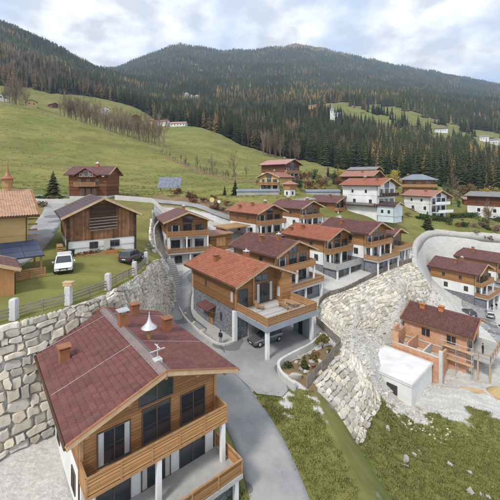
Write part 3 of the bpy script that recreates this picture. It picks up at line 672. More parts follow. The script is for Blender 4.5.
def roof(parent, x0, x1, w, E, tan, mat, hi=0, verge='verge', gut=True, under='soffit', thick=.2):
    mb = MB()
    wave, course, amp, sub = ((.3, .37, .042, 6) if hi else (.5, .5, .03, 2))
    for sd in (-1, 1): tile_slope(mb, x0, x1, w, E, tan, sd, wave, course, amp, sub)
    ro = mb.build('roof', mat, parent)
    rz = E + w*tan
    sf = MB()
    for sd in (-1, 1):
        sf.add([(x0,sd*w,E-.02),(x1,sd*w,E-.02),(x1,0,rz-.02),(x0,0,rz-.02),(x0,sd*w,E-thick),(x1,sd*w,E-thick),(x1,0,rz-thick),(x0,0,rz-thick)],
               [(0,1,2,3),(7,6,5,4),(0,4,5,1),(1,5,6,2),(2,6,7,3),(3,7,4,0)])
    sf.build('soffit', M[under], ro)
    for x in (x0, x1):
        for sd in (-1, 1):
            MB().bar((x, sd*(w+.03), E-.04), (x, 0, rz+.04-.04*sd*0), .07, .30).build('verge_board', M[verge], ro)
            if hi: MB().bar((x, sd*(w+.03), E+.13), (x, 0, rz+.21), .16, .05).build('verge_flashing', M['copper'], ro)
    MB().prism([(x0-.02,-.2,rz-.02),(x0-.02,-.1,rz+.1),(x0-.02,.1,rz+.1),(x0-.02,.2,rz-.02)], (x1-x0+.04,0,0)).build('ridge_cap', mat, ro)
    if gut:
        for sd in (-1, 1): MB().tube((x0, sd*(w+.07), E-.03), (x1, sd*(w+.07), E-.03), .08, None, 6).build('gutter', M['gutter'], ro)
    return ro
def chimney(parent, x, y, zb, h=.9, s=.45, body='copper', cap='silver', style=0):
    mb = MB(); mb.box(x-s, x+s, y-s, y+s, zb-.6, zb+h*.9); o = mb.build('chimney', M[body], parent)
    mb = MB(); mb.box(x-s-.06, x+s+.06, y-s-.06, y+s+.06, zb+h*.9, zb+h); mb.build('chimney_collar', M[body], o)
    mb = MB()
    if style == 0:      # little hipped hood on four legs
        for sx in (-1,1):
            for sy in (-1,1): mb.box(x+sx*s*.8-.03, x+sx*s*.8+.03, y+sy*s*.8-.03, y+sy*s*.8+.03, zb+h, zb+h+.22)
        mb.loft([[(x+sx*k, y+sy*k, zb+h+zz) for sx, sy in ((-1,-1),(1,-1),(1,1),(-1,1))] for k, zz in ((s*1.2,.2),(s*1.15,.24),(s*.35,.36),(.03,.62))])
    else:
        mb.box(x-s-.12, x+s+.12, y-s-.12, y+s+.12, zb+h+.14, zb+h+.2)
        for sx in (-1,1): mb.box(x+sx*s*.7-.04, x+sx*s*.7+.04, y-s*.7, y+s*.7, zb+h, zb+h+.14)
    mb.build('chimney_hood', M[cap], o); return o
def gable_poly(x, hw, z0, E, w, tan, drop=.2):
    zs = E + (w-hw)*tan - drop; zr = E + w*tan - drop
    return [(x,-hw,z0),(x,hw,z0),(x,hw,zs),(x,0,zr),(x,-hw,zs)]
def chalet(label, X, Y, z0, yaw, w, L, ze, tile, zt=None, zw=None, of=1.5, ob=.8, oy=1.0, pitch=21, hi=0, wall='timber', low='white', base='slate',
           balc=1.5, deck=None, front='std', chim=((-.5,-1.2),(2.4,-.7)), name='chalet', cat='house', group=None, sidewin=True, ground_h=1.5, under='soffit', verge='verge', chs=0):
    t = thing(name, label, cat, (X, Y, z0), R(yaw), group)
    tan = math.tan(R(pitch)); E = ze - z0; hw = w - oy; xf, xb = L/2 - of, -L/2 + ob
    zt = E - 2.4 if zt is None else zt; zw = max(0, zt - 2.7) if zw is None else zw
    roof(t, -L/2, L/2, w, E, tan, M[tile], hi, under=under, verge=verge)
    MB().prism(gable_poly(xb, hw, zt, E, w, tan), (xf-xb, 0, 0)).build('timber_wall' if wall != 'white' else 'upper_wall', M[wall], t)
    for sy in (-1, 1):
        for x in (xb, xf):
            if wall == 'timber': MB().box(x-.1, x+.1, sy*hw-.1, sy*hw+.1, zt, E+oy*tan-.25).build('corner_post', M['beam'], t)
    i_ = .08
    if zw < zt - .3: MB().box(xb+i_, xf-i_, -hw+i_, hw-i_, zw, zt-.003).build('plaster_wall', M[low], t)
    MB().box(xb+i_*2, xf-i_*2, -hw+i_*2, hw-i_*2, -ground_h, min(zw, zt)-.003).build('base_wall', M[base], t)
    # purlins under the verge
    for y in (-hw, -hw*.5, 0, hw*.5, hw):
        zz = E + (w-abs(y))*tan - .36; MB().box(xf-.05, L/2-.06, y-.09, y+.09, zz, zz+.155).build('purlin', M['beam'] if wall != 'oldwood' else M['oldwood_h'], t)
    if balc and front == 'std':
        xo = xf + balc; b = MB(); b.box(xf-.02, xo, -hw-.1, hw+.1, zt-.18, zt-.005); bo = b.build('balcony', M['beam'], t)
        railing(bo, (xo-.06, -hw-.06), (xo-.06, hw+.06), zt, .98)
        railing(bo, (xf, -hw-.06), (xo-.12, -hw-.06), zt, .98); railing(bo, (xf, hw+.06), (xo-.12, hw+.06), zt, .98)
    if front == 'std':
        ww = hw*2/4.2
        hz = min(2.05, E+oy*tan-zt-.35)
        for k, u in enumerate((-ww*1.25, 0, ww*1.25)): window(t, '+x', xf, u, zt+.06, ww*.92, hz if k != 1 else 2.25, 2, curtain=(k == 0))
        zr = E + w*tan
        window(t, '+x', xf, 0, zt+2.5, ww*1.1, max(.5, zr-zt-3.4), 2)
        if zw < zt-.5:
            for u in (-ww*1.25, 0, ww*1.25): window(t, '+x', xf-i_, u, zw+.06, ww*.95, 2.1, 2, curtain=(u == 0))
            if zw > 1.8:
                for u in (-ww*1.1, ww*.9): window(t, '+x', xf-2*i_, u, zw-2.0, ww*.8, 1.5, 2)
    if sidewin:
        for u in (xb+(xf-xb)*.3, xb+(xf-xb)*.68): window(t, '-y', -hw, u, zt+.85, .75, 1.0, 1)
        if zw < zt-.5:
            for u in (xb+(xf-xb)*.35, xb+(xf-xb)*.8): window(t, '-y', -hw+i_, u, zw+.7, 1.0, 1.3, 2)
    if deck:
        de, dz, dk = deck[:3]; xo = xf + de
        b = MB(); b.box(xf-.1, xo, -hw-.3, hw+.3, dz-.3, dz); do = b.build('terrace', M['concrete'], t)
        kw = dict(kind='solid', mat=M['concrete']) if dk == 'solid' else dict(kind=dk)
        railing(do, (xo-.07, -hw-.24), (xo-.07, hw+.24), dz, .95, **kw); railing(do, (xf-.1, -hw-.24), (xo-.2, -hw-.24), dz, .95, **kw); railing(do, (xf-.1, hw+.24), (xo-.2, hw+.24), dz, .95, **kw)
        if de < 4:
            MB().box(xf-.3, xo-.75, -hw+.12, hw-.12, -ground_h, dz-.303).build('lower_wall', M[base], t)
            if dz > 1.5:
                for u in (-hw*.55, hw*.35): window(t, '+x', xo-.75, u, max(.1, dz-2.2), 1.5, 1.5, 2)
        for y in (-hw+.1, 0, hw-.1): MB().box(xo-.45, xo-.15, y-.15, y+.15, -ground_h, dz-.3).build('column', M['white'], t)
        if balc and dz < zt - 1:
            for y in (-hw+.2, -hw*.1, hw-.2): MB().box(xf+balc-.35, xf+balc-.05, y-.15, y+.15, dz+.002, zt-.18).build('column', M['white'], t)
    for sy in (-1, 1): MB().tube((xf-.2, sy*(hw+.06), -ground_h), (xf-.2, sy*(hw+.06), E+.2), .05, None, 6).build('downpipe', M['gutter'], t)
    for cx, cy in chim: chimney(t, cx, cy, E + (w-abs(cy))*tan, .8, .34, style=1 if cy < -1 else chs, cap='copper' if cy < -1 else 'silver')
    t['_g'] = 0; del t['_g']
    return t
YAW = -50.0

# ------------------------------------------------------------------ the near chalets
GRP = 'alpine chalets on the terraces'
# the big corner chalet with the car port
H1 = chalet('orange timber chalet with red tiled roof and big terrace over its car port', -1.8, 50.1, -.9, -53, 5.41, 14.5, 6.5, 'tile_red', zt=3.95, zw=3.95, hi=1, front='none', base='slate', ob=.85, chim=((-2.3,-2.5),(1.6,.35)), sidewin=False, group=GRP)
t = H1; xf, hw = 7.25-1.5, 4.41; E1 = 7.4
window(t, '-y', -hw, -2.0, 5.15, .42, 1.0, 1); window(t, '-y', -hw+.16, 2.0, 1.3, .5, 1.2, 1)
window(t, '-y', -hw, 4.9, 4.75, .7, 1.5, 1, frame=M['beam'], glass=M['curtain'])
# side door and its little canopy
d = MB(); d.box(-1.1, -.1, -hw+.0, -hw+.1, .15, 2.25); do = d.build('door', M['timber_v'], t); MB().box(-.3, -.2, -hw-.08, -hw, 1.1, 1.3).build('handle', M['dark'], do)
d = MB(); d.add([(-2.6,-hw-1.3,2.55),(.6,-hw-1.3,2.55),(.6,-hw+.14,3.0),(-2.6,-hw+.14,3.0),(-2.6,-hw-1.3,2.42),(.6,-hw-1.3,2.42),(.6,-hw+.14,2.87),(-2.6,-hw+.14,2.87)],[(0,1,2,3),(7,6,5,4),(0,4,5,1),(1,5,6,2),(2,6,7,3),(3,7,4,0)]); do = d.build('door_canopy', M['tile_dark'], t)
for x in (-2.4, .4): MB().bar((x,-hw+.1,1.9), (x,-hw-1.1,2.45), .1, .1).build('brace', M['beam'], do)
MB().box(-6.33, -6.2, -hw-.02, -hw+.12, 0, 7.2).build('downpipe', M['white'], t)
# gable front: glazed doors, wing wall, terrace
window(t, '+x', xf, -3.2, 4.0, 1.5, 2.5, 1, name='glazed_door'); window(t, '+x', xf, .45, 4.0, 2.9, 2.75, 3, name='glazed_door', curtain=True); window(t, '+x', xf, 0.0, 7.0, 2.2, .9, 2)
zs = E1 + 1.0*math.tan(R(21)) - .2
MB().prism([(xf+.02,2.5,3.97),(xf+.02,hw,3.97),(xf+.02,hw,zs),(xf+.02,2.5,zs+1.9*math.tan(R(21)))], (1.3,0,0)).build('wing_wall', M['timber'], t)
window(t, '-y', 2.5, xf+.66, 4.5, .75, 1.5, 1, frame=M['beam'], glass=M['curtain'])
MB().bar((xf,-1.55,4.0),(xf,-1.55,7.9),.24,.24).build('gable_post', M['beam'], t)
dx = 12.0
b = MB(); b.box(xf-.1, dx, -4.35, 4.2, 3.45, 3.94); do = b.build('terrace', M['deck'], t)
for (x0,x1,y0,y1) in ((xf+.1,dx+.06,-4.42,-4.35),(dx,dx+.07,-4.35,4.2),(xf+.1,dx+.06,4.2,4.27)): MB().box(x0,x1,y0,y1,3.32,3.97).build('fascia', M['fascia'], do)
railing(do, (xf+.1,-4.28),(dx-.02,-4.28),3.95,1.0); railing(do, (dx-.05,-4.2),(dx-.05,4.1),3.95,1.0); railing(do, (xf+1.5,4.12),(dx-.1,4.12),3.95,1.0)
for x, y, s in ((dx-.3,-4.05,.2),(dx-.6,3.75,.2)): MB().box(x-s,x+s,y-s,y+s,-1.2,3.45).build('column', M['white'], t)
MB().box(xf-.35,xf+.22,-4.75,-4.28,-1.0,3.9).build('column', M['white'], t)
MB().box(8.2,dx-.9,3.6,3.95,-1.2,3.45).build('side_wall', M['fascia'], t); MB().box(9.2,9.9,3.55,3.6,0.1,2.3).build('store_door', M['dark'], t)
MB().box(xf-.1,xf+.1,-2.4,4.0,-1.0,3.45).build('car_port_back_wall', M['concrete'], t)
window(t, '+x', xf+.1, 2.6, .1, 1.1, 2.1, 1, frame=M['beam'], glass=M['timber_v'], name='store_door')
def terrain_patch(name, pts, mat, lift=.06, kind='structure'):
    bm = bmesh.new(); vs_ = [bm.verts.new((x, y, 0)) for x, y in pts]; bm.faces.new(vs_)
    bmesh.ops.triangulate(bm, faces=bm.faces[:])
    for _ in range(4): bmesh.ops.subdivide_edges(bm, edges=[e for e in bm.edges if e.calc_length() > 1.0], cuts=1, use_grid_fill=True); bmesh.ops.triangulate(bm, faces=bm.faces[:])
    for v in bm.verts: v.co.z = gz(v.co.x, v.co.y) + lift
    bmesh.ops.recalc_face_normals(bm, faces=bm.faces[:])
    if sum(f.normal.z for f in bm.faces) < 0: bmesh.ops.reverse_faces(bm, faces=bm.faces[:])
    me = bpy.data.meshes.new(name); bm.to_mesh(me); bm.free(); me.materials.append(mat)
    return tag(link(bpy.data.objects.new(name, me)), kind=kind)
def loc(t, x, y): m = Matrix.Rotation(t.rotation_euler.z, 3, 'Z'); v = m @ Vector((x, y, 0)); return (t.location.x + v.x, t.location.y + v.y)
terrain_patch('car_port_paving', [loc(H1,6.2,-8.6), loc(H1,15.6,-8.6), loc(H1,17.4,-7.0), loc(H1,17.0,-5.6), loc(H1,14.0,-4.6), loc(H1,13.2,-2.0), loc(H1,12.7,4.0), loc(H1,5.9,4.0), loc(H1,5.8,-6.0)], M['asphalt'], .11)
terrain_patch('side_paving', [loc(H1,-6.5,-6.0), loc(H1,5.5,-6.5), loc(H1,5.5,-4.2), loc(H1,-6.4,-4.2)], M['concrete'], .10)
def kerb(name, label, pts, mat, w=.22, h=.16, z=None, cat='kerb'):
    C = resample(pts, .5); mb = MB()
    for a, b in zip(C[:-1], C[1:]): mb.bar((a.x,a.y,gz(a.x,a.y)+h/2), (b.x,b.y,gz(b.x,b.y)+h/2), w, h+.1)
    return tag(mb.build(name, mat), label, cat)
kerb('kerb', 'white curved kerb line beside the corner chalet', [loc(H1,-7.2,-6.3), loc(H1,-4,-6.7), loc(H1,1,-7.0), loc(H1,4.6,-6.9), loc(H1,5.9,-6.1), loc(H1,6.0,-4.9)], M['concrete_pale'], .22, .3)
kerb('garden_wall', 'low white curved wall between the car port and the rock garden', [loc(H1,12.0,5.0), loc(H1,13.0,1.5), loc(H1,13.4,-2.5), loc(H1,13.9,-4.3), loc(H1,15.5,-5.2), loc(H1,17.5,-5.3)], M['concrete_pale'], .3, .75, cat='wall')

def row(label, X, Y, ze, tile, L=13.4, w=5.4, yaw=YAW, H=7.2, **k):
    z0 = k.pop('z0', ze - H)
    return chalet(label, X, Y, z0, yaw, w, L, ze, tile, group=GRP, **k)
row('timber chalet with maroon roof directly behind the corner chalet', 4.2, 62.1, 7.3, 'tile_dark', zt=4.6, zw=1.9, deck=(3.2,1.95,'boards'), chim=((-1.0,-1.9),(2.2,-.5)), hi=1)
row('timber chalet with bright red roof and concrete terrace above the paling fence', 15.5, 75.3, 7.5, 'tile_red', H=7.9, zt=5.3, zw=2.6, deck=(3.4,2.6,'solid'), chim=((-2.6,-2.2),(-5.0,-3.6)), hi=1)
row('timber chalet with maroon roof and white middle floor near the paling fence end', 24.6, 77.3, 8.6, 'tile_dark', H=7.9, zt=5.2, zw=2.5, deck=(3.2,2.5,'boards'), chim=((-2.0,-2.4),), hi=1)
row('small gabled timber chalet at the far end of the front row', 33.2, 81.6, 6.9, 'tile_dark', L=8.5, w=3.9, H=6.6, zt=3.7, zw=3.7, base='concrete', deck=(2.6,3.6,'boards'), balc=0, chim=())
row('timber chalet with bright red roof in the back row above the sheds', 1.7, 87.8, 11.7, 'tile_red', H=6.2, zt=3.6, zw=.6, deck=(2.4,.7,'boards'), chim=((-2.8,-3.4),(.2,-1.6),(3.0,.4)))
row('timber chalet with maroon roof in the back row behind the bright red one', 14.2, 102, 11.7, 'tile_dark', L=14, H=6.2, zt=3.6, zw=.8, deck=(2.2,.8,'boards'), chim=((4.2,.4),(-3,-.5)))
row('timber chalet with maroon roof farthest back, left of the tall white house', 28.3, 117, 12.4, 'tile_dark', L=13.5, w=5.5, H=6.2, zt=3.6, zw=.8, deck=(2.2,.8,'boards'), chim=((1.0,-1.2),))
row('white and timber chalet with maroon roof standing alone beside the boulder wall', -15.4, 75.8, 11.1, 'tile_dark', yaw=-68, L=13.6, w=5.3, H=9.4, zt=6.6, zw=3.4, base='concrete', deck=(3.2,3.45,'boards'), chim=((-1.0,.3),))
row('timber chalet with maroon roof and pale side terrace in the valley cut', 59.2, 92.9, -4.6, 'tile_dark', yaw=-53, H=7.4, zt=4.4, zw=1.7, deck=(3.0,1.7,'boards'), chim=((-.6,-1.6),(.3,.4)))
row('maroon roofed timber chalet behind the one in the valley cut', 75.4, 106.5, -4.9, 'tile_dark', yaw=-55, H=7.4, zt=4.4, zw=1.7, deck=(3.0,1.7,'boards'), chim=((-2.2,-1.6),(-3.2,.4)))
row('maroon roofed chalet cut by the right edge of the picture', 91.5, 117.5, -1.4, 'tile_dark', yaw=-55, H=7.4, zt=4.4, zw=1.7, chim=((-2.2,-1.6),))
# foreground chalet seen from above
H0 = chalet('large foreground chalet whose wine red tiled roof fills the lower left', -9.3, 25.35, -1.4, -50.5, 5.48, 13.2, 6.35, 'tile_wine', pitch=17.6, hi=1, zt=4.6, zw=1.6, deck=(3.0,1.7,'boards'), chim=(), group=GRP)
tan0 = math.tan(R(17.6)); E0 = 7.75
def rz0(y): return E0 + (5.48-abs(y))*tan0
for x, y, st, h, b in ((-5.0,2.3,1,1.0,'copper'),(-1.7,.1,1,1.25,'copper'),(-1.0,3.6,1,1.05,'copper'),(-1.7,-4.1,1,.95,'copper')): chimney(H0, x, y, rz0(y), h, .32, body=b, style=st, cap='silver' if y == .1 else 'copper')
MB().prism([(-6.62,-.42,rz0(.42)+.13),(-6.62,0,rz0(0)+.24),(-6.62,.42,rz0(.42)+.13)], (13.24,0,0)).build('ridge_flashing', M['ridge'], H0)
for x in (-4.9, 1.6):
    for sd in (-1,1): MB().tube((x, sd*5.4, rz0(5.4)+.14), (x, sd*.4, rz0(.4)+.16), .018, None, 5).build('lightning_wire', M['silver'], H0)
mb = MB(); mb.lathe([(.18,0),(.15,.4),(.2,.8),(.24,1.25)], 8, (1.0,1.2,rz0(1.2)-.2)); bt = mb.build('bell_turret', M['beam'], H0)
mb = MB(); mb.lathe([(.62,1.15),(.6,1.2),(.4,1.36),(.2,1.58),(.1,1.85),(.04,2.15),(.01,2.4)], 14, (1.0,1.2,rz0(1.2)-.2)); mb.build('turret_cone', M['silver'], bt, True)
mb = MB(); z = rz0(0); mb.tube((5.0,.1,z),(5.0,.1,z+1.2),.03); mb.bar((5.0,-.4,z+.8),(5.0,.6,z+.8),.06,.06); mb.bar((4.6,.1,z+1.05),(5.4,.1,z+1.05),.05,.05); mb.box(4.75,5.25,-.15,.35,z-.1,z+.25); mb.build('ridge_ornament', M['granite'], H0)

# ------------------------------------------------------------------ lawn side: barn, cottage, cream house, hut
B = chalet('old brown barn with white plinth and purple brown roof', -24.2, 52, 9.6, -56.5, 5.3, 13.4, 14.85, 'tile_brown', pitch=25.5, wall='oldwood', low='white', base='white', zt=2.0, zw=1.0, of=.9, ob=.7, oy=.8, balc=0, front='none', chim=(), name='barn', cat='barn', sidewin=False, under='oldwood_h', verge='verge')
xb_ = 6.7-.9
MB().box(xb_-.02, xb_+.08, -1.7, 1.7, 3.6, 7.0).build('hay_loft_panel', M['oldwood_h'], B)
for k in range(5): MB().bar((xb_+.14,-1.8,3.3+k*.42), (xb_+.14,1.9,3.42+k*.42), .06, .14).build('loft_rail', M['greywood'], B)
for y, w_ in ((-1.2,1.1),(1.6,1.3)): window(B, '+x', xb_-.08, y, .75, w_, .95, 2)
MB().box(xb_-.1, xb_+.02, .1, .95, 0, 1.95).build('door', M['concrete_pale'], B)
for s_ in (-1, 1): MB().box(xb_-.12, xb_+.12, s_*4.5-.12, s_*4.5+.12, 0, 5.2).build('corner_post', M['oldwood_h'], B)
for k in range(4): MB().box(xb_+.001, xb_+.12, -4.3+k*2.87-.09, -4.3+k*2.87+.09, 2.0, 5.3+(1.2 if k in (1,2) else 0)).build('wall_stud', M['oldwood_h'], B)
# brown cottage on the slope
Cg = chalet('dark brown log cottage with cross gable standing at the foot of the meadow', -43.2, 92, 15.2, 0, 4.9, 12.2, 21.4, 'tile_dark', pitch=26, wall='brownwood', low='brownwood', base='concrete_pale', zt=3.0, zw=.6, of=.9, ob=.9, balc=0, front='none', chim=((.8,-.2),), name='cottage', sidewin=False)
tn = math.tan(R(26)); hwc = 3.9
mb = MB(); mb.prism([(-2.6,-hwc-1.1,5.5),(2.6,-hwc-1.1,5.5),(2.6,-hwc-1.1,6.2),(0,-hwc-1.1,7.75),(-2.6,-hwc-1.1,6.2)], (0,5.0,0)); mb.build('cross_gable', M['brownwood'], Cg)
mb = MB()
for s_ in (-1,1): mb.add([(s_*3.3,-hwc-1.7,5.95),(0,-hwc-1.7,8.0),(0,.2,8.0),(s_*3.3,-hwc+1.2,5.95),(s_*3.3,-hwc-1.7,5.8),(0,-hwc-1.7,7.85),(0,.2,7.85),(s_*3.3,-hwc+1.2,5.8)],[(0,1,2,3),(7,6,5,4),(0,4,5,1),(1,5,6,2),(2,6,7,3),(3,7,4,0)])
mb.build('cross_roof', M['tile_dark'], Cg)
window(Cg, '-y', -hwc-1.1, 0, 5.75, 1.3, 1.5, 1, frame=M['frame_w'])
for u in (-1.35, 1.35): window(Cg, '-y', -hwc-1.1, u, 5.7, .8, .9, 1, frame=M['frame_w'])
b = MB(); b.box(-2.8,2.8,-hwc-2.1,-hwc-.02,3.1,3.25); bo = b.build('balcony', M['beam'], Cg); railing(bo, (-2.75,-hwc-2.05),(2.75,-hwc-2.05),3.25,.95)
for u in (-2.4,0,2.4): window(Cg, '-y', -hwc, u, 3.3, 1.0, 1.8, 2, frame=M['beam'])
for u in (-1.6,0,1.6): window(Cg, '-y', -hwc+.08, u, .8, 1.1, 1.7, 2, frame=M['terracotta'])
mb = MB(); mb.tube((4.3,-hwc-.6,6.0),(4.3,-hwc-.7,6.05),.45,.45,12); mb.tube((4.3,-hwc,5.9),(4.3,-hwc-.6,6.0),.04); mb.build('satellite_dish', M['white'], Cg)
# cream house with bell turret
K = chalet('cream house with pale shingle roof and wooden bell turret', -41, 45.7, 9.5, 40, 8.5, 18, 15.2, 'shingle', hi=1, wall='cream', low='cream', base='cream', zt=3.0, zw=0, of=1.2, ob=1.0, oy=1.3, balc=0, front='none', chim=(), name='cream_house', sidewin=True)
zk = 5.7 + 8.5*math.tan(R(21)); kx = 6.0
mb = MB(); mb.lathe([(.5,-.5),(.5,.3),(.58,.5),(.7,1.5),(.7,1.75)], 8, (kx,0,zk)); bt = mb.build('bell_turret', M['beam'], K)
mb = MB(); mb.lathe([(1.05,1.72),(1.0,1.8),(.55,2.0),(.3,2.35),(.17,2.8),(.11,3.4),(.07,4.0),(.01,4.4)], 12, (kx,0,zk)); mb.build('turret_roof', M['copper'], bt, True)
mb = MB()
for s_ in (-1,1): mb.add([(1.5+s_*2.6,-8.9,6.15),(1.5,-8.9,7.3),(1.5,-4.0,7.3),(1.5+s_*2.6,-6.6,6.15),(1.5+s_*2.6,-8.9,5.95),(1.5,-8.9,7.1),(1.5,-4.0,7.1),(1.5+s_*2.6,-6.6,5.95)],[(0,1,2,3),(7,6,5,4),(0,4,5,1),(1,5,6,2),(2,6,7,3),(3,7,4,0)])
mb.build('cross_roof', M['verge'], K)
mb = MB(); mb.prism([(-.6,-8.3,0),(3.6,-8.3,0),(3.6,-8.3,6.0),(1.5,-8.3,6.95),(-.6,-8.3,6.0)], (0,2.0,0)); mb.build('cross_gable', M['cream'], K)
for s_ in (-1,1): MB().bar((1.5+s_*2.6,-8.95,6.0),(1.5,-8.95,7.2),.1,.3,up=(0,1,0)).build('verge_board', M['beam'], K)
window(K, '-y', -8.3, 1.5, 3.4, 1.6, 1.8, 2, frame=M['beam']); window(K, '-y', -8.3, 1.5, .4, 1.8, 2.1, 2, frame=M['beam'])
b = MB(); b.box(-.9,3.9,-9.5,-8.32,2.9,3.06); bo = b.build('balcony', M['beam'], K); railing(bo, (-.9,-9.45),(3.9,-9.45),3.06,.95)
for y in (-3,2): window(K, '+x', 9-1.2, y, 3.5, 1.2, 1.4, 2, frame=M['beam'])
for k in range(6): MB().box(7.75,8.9,-7.1+k*.0,-6.9,5.0-k*.75,5.25-k*.75).build('log_end', M['beam'], K)
# glass canopy with solar cells
T = thing('solar_canopy', 'dark blue solar glass canopy in front of the cream house', 'canopy', (-23, 37, gz(-23,37)), R(40))
zn, zf = 11.6-gz(-23,37), 12.5-gz(-23,37)
MB().add([(-11,0,zn-.12),(0,0,zn-.12),(0,6,zf-.12),(-11,6,zf-.12),(-11,0,zn-.03),(0,0,zn-.03),(0,6,zf-.03),(-11,6,zf-.03)],[(3,2,1,0),(4,5,6,7),(0,1,5,4),(1,2,6,5),(2,3,7,6),(3,0,4,7)]).build('roof_frame', M['dark'], T)
for i in range(6):
    for j in range(3):
        x0, x1, y0, y1 = -11+i*1.83+.04, -11+(i+1)*1.83-.04, j*2+.04, (j+1)*2-.04
        za, zb_ = zn+(zf-zn)*y0/6, zn+(zf-zn)*y1/6
        MB().add([(x0,y0,za),(x1,y0,za),(x1,y1,zb_),(x0,y1,zb_),(x0,y0,za-.028),(x1,y0,za-.028),(x1,y1,zb_-.028),(x0,y1,zb_-.028)],[(0,1,2,3),(7,6,5,4),(0,4,5,1),(1,5,6,2),(2,6,7,3),(3,7,4,0)]).build('panel', M['solar'], T)
for x in (-10.5,-7,-3.5,-.3):
    for y in (.4,5.6): MB().box(x-.1,x+.1,y-.1,y+.1,-.6,zn-.12+(zf-zn)*y/6).build('post', M['beam'], T)
MB().box(-10.4,-3.2,1.2,5.2,-.6,zn-.45).build('store_wall', M['cream'], T)
fence_run('terrace_railing', 'orange wooden railing below the solar canopy', [(-25.8,33.7),(-22.6,36.4)], 1.1, 1.5, 'level', M['beam'], M['beam'])
chalet('small orange wooden hut with maroon roof at the left edge', -25.0, 31.4, 8.9, -50, 2.4, 5.2, 11.6, 'tile_dark', pitch=20, wall='timber_v', low='timber_v', base='timber_v', zt=.3, zw=.3, of=.5, ob=.4, oy=.45, balc=0, front='none', chim=(), name='hut', cat='hut', sidewin=False)

# ------------------------------------------------------------------ building site in the valley
HC = thing('brick_house', 'unfinished orange brick house with maroon roof on the building site', 'house', (35.4, 60.4, -11.7), R(-46.5))
tn = math.tan(R(21)); w_, L_ = 4.95, 11.6; E_ = 6.1; hw = w_-.75; xf, xb = L_/2-1.2, -L_/2+.5
roof(HC, -L_/2, L_/2, w_, E_, tn, M['tile_dark'], 1, gut=False)
MB().prism(gable_poly(xb, hw, 3.0, E_, w_, tn), (xf-xb,0,0)).build('upper_wall', M['brick'], HC)
MB().box(xb+.05, xf-.05, -hw+.05, hw-.05, -1, 2.997).build('lower_wall', M['brick'], HC)
MB().box(xb-.04, xf+.04, -hw-.04, hw+.04, 2.8, 3.05).build('ring_beam', M['concrete_pale'], HC)
for u in (-1.6, 2.4): window(HC, '-y', -hw, u, 3.9, 1.5, 1.5, 2, frame=M['brick'])
for u, w2 in ((-2.2,2.4),(1.6,2.0)): window(HC, '+x', xf, u, 3.1, w2, 2.2, 2)
for x, y in ((-3.2,-1.0),(-.2,-.5)): chimney(HC, x, y, E_+(w_-abs(y))*tn, .7, .4, body='terracotta', cap='terracotta', style=1)
b = MB(); b.box(xf+.05, xf+3.4, -hw-.2, hw+.2, 2.75, 3.0); bo = b.build('balcony_slab', M['concrete'], HC)
for a, c in (((xf+3.3,-hw-.1),(xf+3.3,hw+.1)),((xf+.1,-hw-.1),(xf+3.3,-hw-.1))):
    railing(bo, a, c, 3.0, 1.05, kind='none', name='safety_rail')
for x, y in ((xf+3.2,-hw),(xf+3.2,hw),(xf+1.6,-hw)): MB().box(x-.1,x+.1,y-.1,y+.1,-1.5,2.75).build('prop', M['verge'], HC)
# roofless annex of brick walls
HCX, HCW = xf, hw
AN = thing('brick_annex', 'roofless annex of orange brick walls beside the unfinished house', 'building site', loc(HC,-5.4,-9.2)+(-11.7,), R(-46.5))
def bwall(nm, x0, x1, y0, y1, z1, m='brick', z0=-1.2): return MB().box(x0,x1,y0,y1,z0,z1).build(nm, M[m], AN)
bwall('brick_wall', 0, 7.4, 0, .3, 3.3); bwall('brick_wall', 0, .3, .303, 4.9, 4.6); bwall('brick_wall', 7.1, 7.4, .303, 4.9, 3.3)
bwall('stepped_pier', .0, 1.0, .003, .297, 5.2, z0=3.303); bwall('stepped_pier', 0.003, .297, .31, 2.4, 5.9, z0=4.603); bwall('stepped_pier', .31, .9, .303, .6, 4.6)
bwall('inner_wall', 2.3, 2.55, .303, 4.85, 3.9); bwall('inner_wall', 4.6, 4.85, .303, 4.85, 3.1, 'concrete_pale')
bwall('column', 7.42, 7.9, -.1, .4, 4.4, 'concrete_pale'); bwall('floor_slab', .31, 7.09, .31, 4.89, 1.6, 'concrete_pale')
bwall('coping', .0, 7.4, -.03, .33, 3.38, 'concrete_pale', 3.303)
for x, y, z, m in ((3.2,1.0,1.603,'membrane'),(3.7,2.6,1.603,'verge'),(5.6,1.2,1.603,'terracotta'),(6.2,3.0,1.603,'concrete')):
    mb = MB(); mb.box(-.55,.55,-.4,.4,.14,.75); [mb.box(-.55,.55,q-.05,q+.05,0,.14) for q in (-.3,0,.3)]
    o = tag(mb.build('material_pallet', M[m]), {'membrane':'white wrapped pallet inside the roofless brick annex','verge':'pale timber pallet inside the roofless brick annex','terracotta':'pallet of orange bricks inside the roofless annex','concrete':'grey pallet of blocks inside the roofless annex'}[m], 'pallet')
    o.location = loc(AN,x,y)+(-11.7+z,); o.rotation_euler = (0,0,R(-46.5+rnd.uniform(-20,20)))
FL = thing('flat_roof_block', 'low block with white flat roof in front of the brick annex', 'building', loc(AN,0,-.5)+(-11.9,), R(-46.5))
MB().box(-1.2, 6.6, -8.5, -.1, -1.5, 2.4).build('wall', M['white'], FL); MB().box(-1.35, 6.75, -8.65, .05, 2.403, 2.6).build('roof_slab', M['membrane'], FL)
for (a,b,c,d) in ((-1.35,6.75,-8.65,-8.45),(-1.35,6.75,-.15,.05),(-1.35,-1.15,-8.44,-.16),(6.55,6.75,-8.44,-.16)): MB().box(a,b,c,d,2.603,2.72).build('parapet', M['concrete_pale'], FL)
for u in (0.2,3.8): window(FL, '-y', -8.5, u, .2, 1.6, 1.4, 2)

